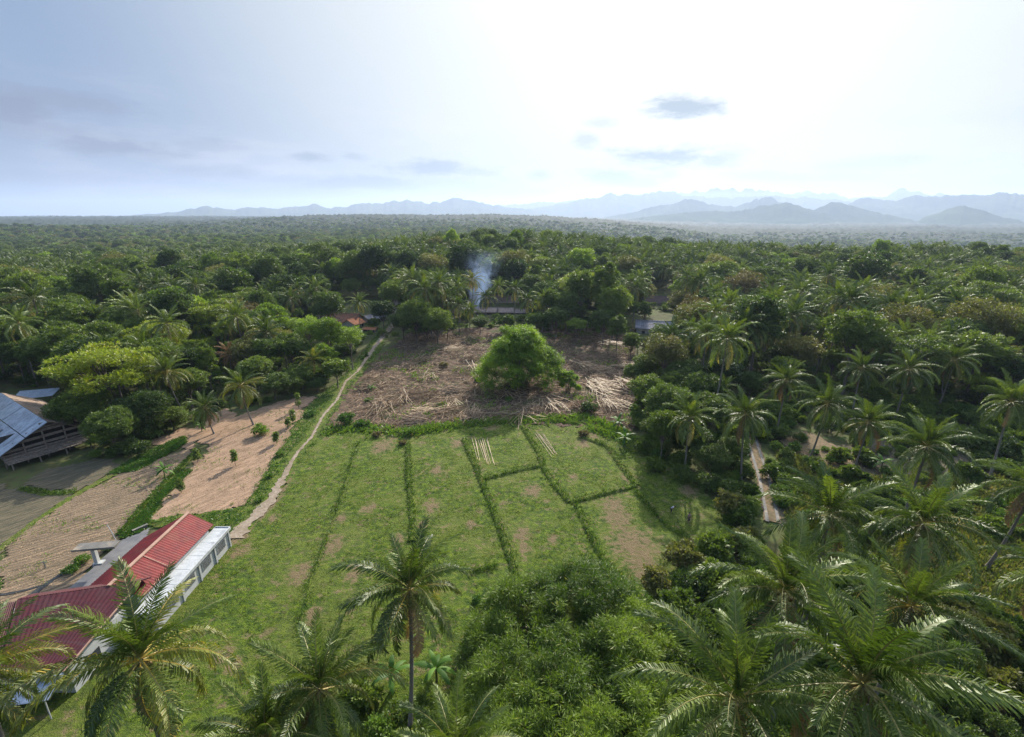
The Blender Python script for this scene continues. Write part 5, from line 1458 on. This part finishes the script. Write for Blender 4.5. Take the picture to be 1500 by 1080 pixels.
ADJ = {'dark': 'dark green rounded tree', 'mid': 'mid green leafy tree', 'olive': 'olive green fine-leaved tree', 'light': 'light green tree', 'brown': 'brownish flowering tree', 'layered': 'green tree with layered branches',
       'layered_yellow': 'yellow-green layered tree', 'tall': 'narrow tall green tree', 'bigleaf': 'small big-leaved tree', 'airy': 'thin airy light tree'}
LM = []
for (x, y, k, sc, sz, lab) in TR: LM.append((x, y, lab))
for q in HERO: LM.append((q[0], q[1], q[3]))
LM += [(45, 620, 'stilted shed'), (540, 470, 'hamlet of tiled roofs'), (730, 445, 'smoking farmyard'), (955, 475, 'grey slatted roof'), (70, 350, 'far left of the hazy plain'), (180, 430, 'middle of the left forest')]
DIRS = ['right of', 'below and right of', 'below', 'below and left of', 'left of', 'above and left of', 'above', 'above and right of']
def rel_label(adj, px, py, sc):
    b_ = min(LM, key=lambda l: (l[0] - px) ** 2 + ((l[1] - py) * 1.8) ** 2)
    dx, dy = px - b_[0], (py - b_[1]) * 1.4; k = int(round(math.atan2(dy, dx) / (math.pi / 4))) % 8
    dd = math.hypot(dx, dy); w_ = b_[2].split(); w_ = w_ if len(w_) <= 6 else w_[:6]
    while w_[-1] in ('the', 'of', 'and', 'a', 'with', 'in', 'by', 'at', 'to', 'its', 'over', 'behind', 'right', 'left', 'from', 'on', 'beside', 'above', 'below', 'between', 'its', 'yellow', 'flat', 'dark', 'bottom', 'wide', 'pale', 'light', 'brown', 'under', 'hanging', 'row', 'stilted', 'olive', 'tall', 'bright', 'dried', 'tile', 'farm', 'central', 'far', 'long'): w_ = w_[:-1]
    s_ = 'small ' if sc < .88 else 'big ' if sc > 1.12 else ''
    return ' '.join((s_ + adj + (' next to and ' if dd < 14 else ' farther ' if dd > 45 else ' ') + DIRS[k] + ' the ' + ' '.join(w_)).split()[:16])


cand = []
r3 = random.Random(99)
y = 60.0
while y < 660:
    sp_c = 7.0 if y < 300 else 8.2
    xm = y * 1.12 + 25; x = -xm
    while x < xm:
        cx, cyy = x + r3.uniform(-.42, .42) * sp_c, y + r3.uniform(-.42, .42) * sp_c
        x += sp_c
        z = H(cx, cyy); pr = proj(cx, cyy, z + 1)
        if pr is None or not (-140 < pr[0] < 1640): continue
        if in_open(pr[0], pr[1]): continue
        th = math.atan2(cx, cyy)
        n_ = float(vnoise(np.array(cx / 26), np.array(cyy / 26), 500)); n2_ = float(vnoise(np.array(cx / 14), np.array(cyy / 14), 501))
        isp = n_ > (.60 if th > -.25 else .68) or r3.random() < .1
        if cyy > 300: isp = n_ > .55
        if isp:
            kk = 'palm'; ht = r3.uniform(12, 18); rr = 4
        else:
            w_ = r3.random() + (n2_ - .5) * .5
            kk = 'dark' if w_ < .26 else 'mid' if w_ < .58 else 'tall' if w_ < .67 else 'olive' if w_ < .78 else 'light' if w_ < .86 else 'brown' if w_ < .89 else 'layered' if w_ < .94 else 'airy' if w_ < .97 else 'layered_yellow'
            if th > .2 and cyy < 230 and r3.random() < .3: kk = 'olive'
            ht = {'dark': 10, 'mid': 9.5, 'olive': 9.2, 'light': 9.5, 'brown': 8.5, 'layered': 11, 'layered_yellow': 11, 'tall': 9.5, 'bigleaf': 7, 'airy': 8}[kk]; rr = 5
        sc = (r3.uniform(.62, 1.15) if r3.random() < .8 else r3.uniform(1.2, 1.6)) * (1.05 if cyy < 300 else 1.12)
        if kk == 'palm': sc = r3.uniform(.8, 1.2)
        if cyy > 270: sc = min(sc, 1.2)
        if kk.startswith('layered'): sc *= .8
        # keep clear of the fields as seen and of placed trees
        t_ = proj(cx, cyy, z + ht * sc); 
        pad = rr * sc * F / t_[2] * .6
        if any(in_open(t_[0] + dx, t_[1] + dy) for dx, dy in ((0, 0), (pad, 0), (-pad, 0), (0, pad))): continue
        if kk != 'palm' and any(t_[2] < h_[2] - 2 and abs(t_[0] - h_[0]) < pad / .6 * .8 + 10 and abs(t_[1] - h_[1]) < pad / .6 * .7 + 10 for h_ in HP): continue
        if cyy < 236 and 672 < t_[0] < 732 and 372 < t_[1] < 475: continue
        if any((cx - a) ** 2 + (cyy - b_) ** 2 < (.62 * (c_ + rr * sc)) ** 2 for a, b_, c_ in placed): continue
        cand.append((kk, cx, cyy, z, sc, ht, t_))
    y += sp_c * .92
cand.sort(key=lambda c: c[6][2])
cntp = cntt = 0; AUTO = []
far_t = []
for (kk, cx, cyy, z, sc, ht, t_) in cand:
    if kk == 'palm' and cntp < 240:
        cntp += 1
        AUTO.append((t_[0], t_[1], palm(cx, cyy, ht, rel_label('coconut palm', t_[0], t_[1], sc * ht / 13.5), 'coconut palms in the forest', lean=r3.choice((.5, 1, 1.5)), seed=r3.randrange(999), scale=sc, rz=r3.uniform(0, 6.28), z0=z,
             mt='palm')))
    elif kk != 'palm' and cntt < 255:
        cntt += 1; sz = r3.uniform(.85, 1.2)
        AUTO.append((t_[0], t_[1], tree(kk, cx, cyy, rel_label(ADJ[kk], t_[0], t_[1], sc), 'forest trees', sc, sz, z0=z, v=r3.randrange(9))))
    else: far_t.append((kk, cx, cyy, z, sc))
by = {}
for (a_, b_, o) in AUTO: by.setdefault(o['label'], []).append((a_, b_, o))
ORD = ['leftmost', 'second from left', 'third from left', 'fourth from left', 'fifth from left', 'sixth from left', 'seventh from left', 'eighth from left', 'ninth from left', 'tenth from left', 'eleventh from left', 'twelfth from left', 'thirteenth from left', 'fourteenth from left', 'fifteenth from left', 'sixteenth from left', 'seventeenth from left', 'eighteenth from left', 'nineteenth from left']
for lb_, l_ in by.items():
    if len(l_) < 2: continue
    l_.sort(key=lambda q: q[0])
    for k, (a_, b_, o) in enumerate(l_):
        wd_ = (ORD[k] if k < len(l_) - 1 and k < 19 else 'rightmost' if k == len(l_) - 1 else 'later one').split()
        base_ = lb_.split(); base_ = base_[:16 - len(wd_)]
        o['label'] = ' '.join(base_) + ', ' + ' '.join(wd_)
print('near palms', cntp, 'near trees', cntt, 'far', len(far_t))


# ------------------------------------------------------------------ the wood beyond: one mass grown from the same crowns
def mass(name, pts, kinds, label, zoff=None):
    """pts: list x,y,z,scale,rot,idx ; kinds: list of objects to instance"""
    a = np.array(pts, np.float32)
    me = bpy.data.meshes.new(name); me.vertices.add(len(a)); me.vertices.foreach_set('co', a[:, :3].ravel())
    for nm_, k in (('sc', 3), ('rot', 4)):
        at = me.attributes.new(nm_, 'FLOAT', 'POINT'); at.data.foreach_set('value', a[:, k].copy())
    at = me.attributes.new('idx', 'INT', 'POINT'); at.data.foreach_set('value', a[:, 5].astype(np.int32))
    o = new_obj(name, me); tag(o, label, None, None, 'stuff')
    ng = bpy.data.node_groups.new(name, 'GeometryNodeTree')
    ng.interface.new_socket('Geometry', in_out='INPUT', socket_type='NodeSocketGeometry'); ng.interface.new_socket('Geometry', in_out='OUTPUT', socket_type='NodeSocketGeometry')
    T = NT(ng); gi = T.n('NodeGroupInput'); go = T.n('NodeGroupOutput')
    gti = T.n('GeometryNodeGeometryToInstance')
    for k in reversed(kinds):
        oi = T.n('GeometryNodeObjectInfo', transform_space='ORIGINAL'); oi.inputs['Object'].default_value = k; oi.inputs['As Instance'].default_value = False
        ng.links.new(oi.outputs['Geometry'], gti.inputs[0])
    iop = T.n('GeometryNodeInstanceOnPoints'); iop.inputs['Pick Instance'].default_value = True
    ng.links.new(gi.outputs[0], iop.inputs['Points']); ng.links.new(gti.outputs[0], iop.inputs['Instance'])
    def attr(nm_, ty):
        q = T.n('GeometryNodeInputNamedAttribute', data_type=ty); q.inputs['Name'].default_value = nm_; return q.outputs[0]
    ng.links.new(attr('idx', 'INT'), iop.inputs['Instance Index'])
    cx = T.n('ShaderNodeCombineXYZ'); ng.links.new(attr('rot', 'FLOAT'), cx.inputs[2]); ng.links.new(cx.outputs[0], iop.inputs['Rotation'])
    ng.links.new(attr('sc', 'FLOAT'), iop.inputs['Scale'])
    ng.links.new(iop.outputs[0], go.inputs[0])
    md = o.modifiers.new('grow', 'NODES'); md.node_group = ng
    return o


def first(mesh): return next(o for o in bpy.data.objects if o.data == mesh)
have = {o.data.name for o in bpy.data.objects if o.type == 'MESH'}
KO = []; KI = {}
for k in ('dark', 'mid', 'olive', 'light', 'brown', 'layered', 'tall', 'airy', 'layered_yellow'):
    KI[k] = []
    for tm, cm in TT[k]:
        if cm.name in have: KI[k].append(len(KO)); KO.append(first(cm))
KI['palm'] = []
for cm in PALMC[:4]:
    if cm.name in have: KI['palm'].append(len(KO)); KO.append(first(cm))
pts = []
for (kk, cx, cyy, z, sc) in far_t:
    k = KI[kk] or KI['mid']
    pts.append((cx, cyy, z + (random.uniform(11, 16) if kk == 'palm' else 0), sc * random.uniform(.9, 1.15), random.uniform(0, 6.28), random.choice(k)))
y = 660.0
while y < 2500:
    sp_c = 10.5 + (y - 660) * .005; xm = y * 1.1; x = -xm
    while x < xm:
        cx, cyy = x + r3.uniform(-.45, .45) * sp_c, y + r3.uniform(-.45, .45) * sp_c; x += sp_c
        n_ = float(vnoise(np.array(cx / 60), np.array(cyy / 60), 510))
        kk = 'palm' if r3.random() < n_ * .8 else r3.choice(('dark', 'mid', 'mid', 'dark', 'olive', 'olive', 'tall', 'light', 'brown', 'layered'))
        pts.append((cx, cyy, (11 if kk == 'palm' else 0), r3.uniform(.9, 1.6), r3.uniform(0, 6.28), r3.choice(KI[kk] or KI['mid'])))
    y += sp_c * .95
pa = np.array(pts); nfar = len(far_t)
pa[nfar:, 2] += height(pa[nfar:, 0], pa[nfar:, 1])
mass('forest', pa, KO, 'forest of palms and broadleaf trees stretching to the hazy plain')
print('forest mass', len(pa))

# undergrowth
US = []
for k in ('green', 'dark', 'low', 'green', 'bigleaf'):
    for sm, fm in SH[k]:
        US.append(first(fm))
ug = []
y = 40.0
while y < 420:
    s_ = 3.1 + y * .008; xm = y * 1.1 + 25; x = -xm
    while x < xm:
        cx, cyy = x + r3.uniform(-.5, .5) * s_, y + r3.uniform(-.5, .5) * s_; x += s_
        pr = proj(cx, cyy, .5)
        if pr is None or not (-80 < pr[0] < 1580) or in_open(pr[0], pr[1]): continue
        if in_open(*proj(cx, cyy, 3)[:2]) or in_open(pr[0] + 12, pr[1]) or in_open(pr[0] - 12, pr[1]): continue
        ug.append((cx, cyy, H(cx, cyy), r3.uniform(.5, 1.5), r3.uniform(0, 6.28), r3.randrange(len(US))))
    y += s_
for p in scatter([[(450, 575), (505, 540), (552, 480), (560, 468), (538, 474), (505, 492), (470, 520), (430, 560)]], 90, r1): ug.append((p[0], p[1], 0, r3.uniform(.6, 1.4), r3.uniform(0, 6.28), r3.randrange(len(US))))
for p in scatter([[(470, 612), (500, 570), (545, 520), (560, 500), (552, 496), (520, 540), (480, 600)]], 14, r1): ug.append((p[0], p[1], 0, r3.uniform(.3, .6), r3.uniform(0, 6.28), r3.randrange(len(US))))
for p in scatter([[(560, 500), (600, 480), (690, 474), (800, 474), (930, 484), (930, 492), (700, 486), (600, 494)]], 60, r1): ug.append((p[0], p[1], 0, r3.uniform(.5, 1.2), r3.uniform(0, 6.28), r3.randrange(len(US))))
for p in scatter([[(1150, 645), (1320, 650), (1480, 690), (1480, 740), (1240, 740), (1150, 700)]], 70, r1): ug.append((p[0], p[1], 0, r3.uniform(.4, 1.0), r3.uniform(0, 6.28), r3.randrange(len(US))))
# under the palms on the right
RGT = [(1030, 640), (1130, 590), (1560, 600), (1900, 900), (1900, 1700), (960, 1500), (980, 880), (1075, 780)]
CLRR = [[(1140, 650), (1180, 620), (1480, 690), (1480, 740), (1240, 740), (1150, 665)], [(1090, 640), (1115, 640), (1170, 880), (1120, 880)], [(1240, 800), (1560, 790), (1560, 900), (1330, 880)]]
for p in scatter([RGT], 1600, r1):
    pr = proj(p[0], p[1], 0)
    if any(inside(np.array([pr[0]]), np.array([pr[1]]), c)[0] for c in CLRR): continue
    ug.append((p[0], p[1], 0, r3.uniform(.5, 1.2), r3.uniform(0, 6.28), r3.randrange(len(US))))
BOT = [[(400, 1060), (700, 1000), (960, 1000), (960, 2200), (300, 2200)], [(-700, 1250), (250, 1250), (300, 2400), (-700, 2400)]]
for p in scatter(BOT, 260, r1): ug.append((p[0], p[1], 0, r3.uniform(.5, 1.1), r3.uniform(0, 6.28), r3.randrange(len(US))))
mass('undergrowth', ug, US, 'leafy undergrowth covering the ground between the trees')
print('undergrowth', len(ug))


# ------------------------------------------------------------------ mountains
def m_mount():
    m_, T = mat('mountain'); g = T.n('ShaderNodeNewGeometry').outputs['Position']
    c = T.ramp(T.noise(g, .0012, 8, .65), [(.3, (.035, .055, .03)), (.55, (.06, .08, .035)), (.75, (.11, .11, .06))])
    finish(T, T.n('ShaderNodeBsdfPrincipled', i={'Base Color': c, 'Roughness': 1, 'Specular IOR Level': 0})); return m_


MM = m_mount()
def mount(prof, D, wf, wb, seed, base=-70, rough=.24):
    prof = sorted(prof); d = 3
    xs = np.arange(prof[0][0], prof[-1][0] + 1, 2.0); ys = np.interp(xs, [p[0] for p in prof], [p[1] for p in prof])
    # round the corners of the profile
    k = np.hanning(7); k /= k.sum(); ys = np.convolve(np.pad(ys, 3, 'edge'), k, 'valid')
    rows = 60; V = []
    A = []; E = []
    for x, y in zip(xs, ys):
        dv = raydir(x, y); A.append(math.atan2(dv.x, dv.y)); E.append(dv.z / math.hypot(dv.x, dv.y))
    A = np.array(A); hz_ = CH + D * np.array(E) - base
    ed = np.minimum(np.arange(len(xs)), np.arange(len(xs))[::-1]) / 14.0; hz_ = hz_ * np.clip(ed, 0, 1) ** .7
    hz_ = hz_ * (1 + (fbm(A * 80, A * 0 + seed, 5, seed) - .5) * .30)
    T_ = np.linspace(-1, 1, rows); out = []
    for t in T_:
        r_ = D + (t * wf if t < 0 else t * wb)
        sh = (1 - abs(t)) ** 1.15
        X_, Y_ = np.sin(A) * r_, np.cos(A) * r_
        rid = 1 - np.abs(fbm(X_ / 700 + seed, Y_ / 1100, 5, seed + 9) * 2 - 1)
        er = 1 - rough * 3.2 * (1 - rid) * min(1, abs(t) * 3.5) * 1.0
        out.append(np.stack([X_, Y_, base - 30 + (hz_ + 30) * sh * np.clip(er, .2, 1.3)], 1))
    V = np.concatenate(out); n = len(xs)
    ii = np.arange(rows * n).reshape(rows, n)
    q = np.stack([ii[:-1, :-1], ii[:-1, 1:], ii[1:, 1:], ii[1:, :-1]], -1).reshape(-1, 4)
    tag(new_obj('mountain', np_mesh('mountain', V, q, smooth=True), None, [MM]), kind='structure')


mount([(640, 318), (700, 302), (780, 296), (850, 292), (900, 286), (960, 286), (1000, 281), (1040, 278), (1080, 276), (1110, 279), (1150, 283), (1210, 280), (1250, 290), (1290, 287), (1300, 283), (1325, 276), (1345, 282), (1390, 285), (1460, 287), (1600, 291)], 17000, 2600, 2500, 3)
mount([(150, 318), (200, 314), (255, 311), (285, 304), (302, 301), (325, 306), (345, 307), (365, 302), (385, 304), (410, 305), (440, 303), (462, 297), (475, 303), (500, 302), (540, 297), (570, 294), (595, 292), (620, 296), (640, 297), (665, 291), (690, 294), (720, 300), (760, 304), (800, 312), (830, 318)], 12000, 2200, 2500, 5)
mount([(700, 320), (760, 307), (830, 298), (870, 289), (890, 285), (930, 284), (960, 282), (1000, 284), (1030, 287), (1060, 291), (1110, 284), (1150, 286), (1200, 292), (1280, 296), (1330, 305), (1370, 320)], 13500, 2200, 2000, 8)
mount([(1180, 322), (1235, 300), (1250, 293), (1290, 289), (1310, 292), (1340, 287), (1380, 286), (1420, 283), (1450, 285), (1500, 286), (1560, 289), (1640, 300)], 10500, 1700, 1700, 11)
mount([(860, 322), (930, 311), (965, 300), (985, 298), (1005, 292), (1030, 293), (1050, 301), (1080, 302), (1105, 292), (1123, 287), (1140, 292), (1160, 303), (1220, 318)], 9200, 1300, 1300, 14)
mount([(880, 326), (960, 316), (1020, 308), (1060, 310), (1100, 303), (1140, 299), (1170, 299), (1172, 302), (1195, 309), (1230, 320), (1260, 328)], 7000, 1000, 900, 17)
mount([(1160, 322), (1200, 304), (1222, 296), (1240, 297), (1270, 308), (1310, 316), (1360, 326)], 7600, 1000, 900, 19)
mount([(1330, 326), (1370, 312), (1400, 302), (1415, 300), (1435, 306), (1470, 317), (1520, 326)], 7300, 900, 900, 23)


# ------------------------------------------------------------------ smoke and haze
def m_vol(name, colr, dens, aniso, noise=None):
    m_, T = mat(name)
    dn = dens
    if noise:
        g = T.n('ShaderNodeTexCoord').outputs['Object']
        n1 = T.noise(g, noise, 5, .6, dist=.6)
        sp3 = T.n('ShaderNodeSeparateXYZ', i={0: g}).outputs
        xs_ = T.m('SUBTRACT', sp3[0], T.m('MULTIPLY', sp3[2], .16)); rr = T.m('SQRT', T.m('ADD', T.m('MULTIPLY', xs_, xs_), T.m('MULTIPLY', sp3[1], sp3[1])))
        wid = T.m('ADD', 2.6, T.m('MULTIPLY', sp3[2], .34))
        f = T.rng(T.m('DIVIDE', rr, wid), 1.0, 0.0, 0, 1)
        dn = T.m('MULTIPLY', T.m('MULTIPLY', T.rng(n1, .38, .72), f), T.rng(sp3[2], 30, 2, 0, dens * 1.0))
    v = T.n('ShaderNodeVolumePrincipled', i={'Color': (*colr, 1), 'Density': dn, 'Anisotropy': aniso})
    o_ = T.n('ShaderNodeOutputMaterial'); T.nt.links.new(v.outputs[0], o_.inputs['Volume']); return m_


def smoke(px, py, h_, dens, label, lean=5.0):
    c = P(px, py); m_ = MB()
    pts = [(lean * (k / 8) ** 1.5, 0, h_ * k / 8) for k in range(9)]
    m_.tube([(0, 0, .1)] + pts[1:], [3.4 + .42 * h_ * k / 8 for k in range(9)], 12)
    o = m_.build('smoke', m_vol('smoke', (.45, .64, 1.0), dens, .3, .2)); o.location = (c.x, c.y, H(c.x, c.y)); tag(o, label, None, None, 'stuff')


smoke(698, 464, 38, .36, 'blue smoke rising from the farmyard')
smoke(440, 372, 30, .1, 'faint thin smoke over the left forest')
m_ = MB(); m_.box(-21000, 21000, -3000, 22000, -95, 640)
hz_o = m_.build('haze', m_vol('haze', (.58, .72, .96), 7.6e-5, .3)); tag(hz_o, 'pale blue haze over the plain and the mountains', None, None, 'stuff')
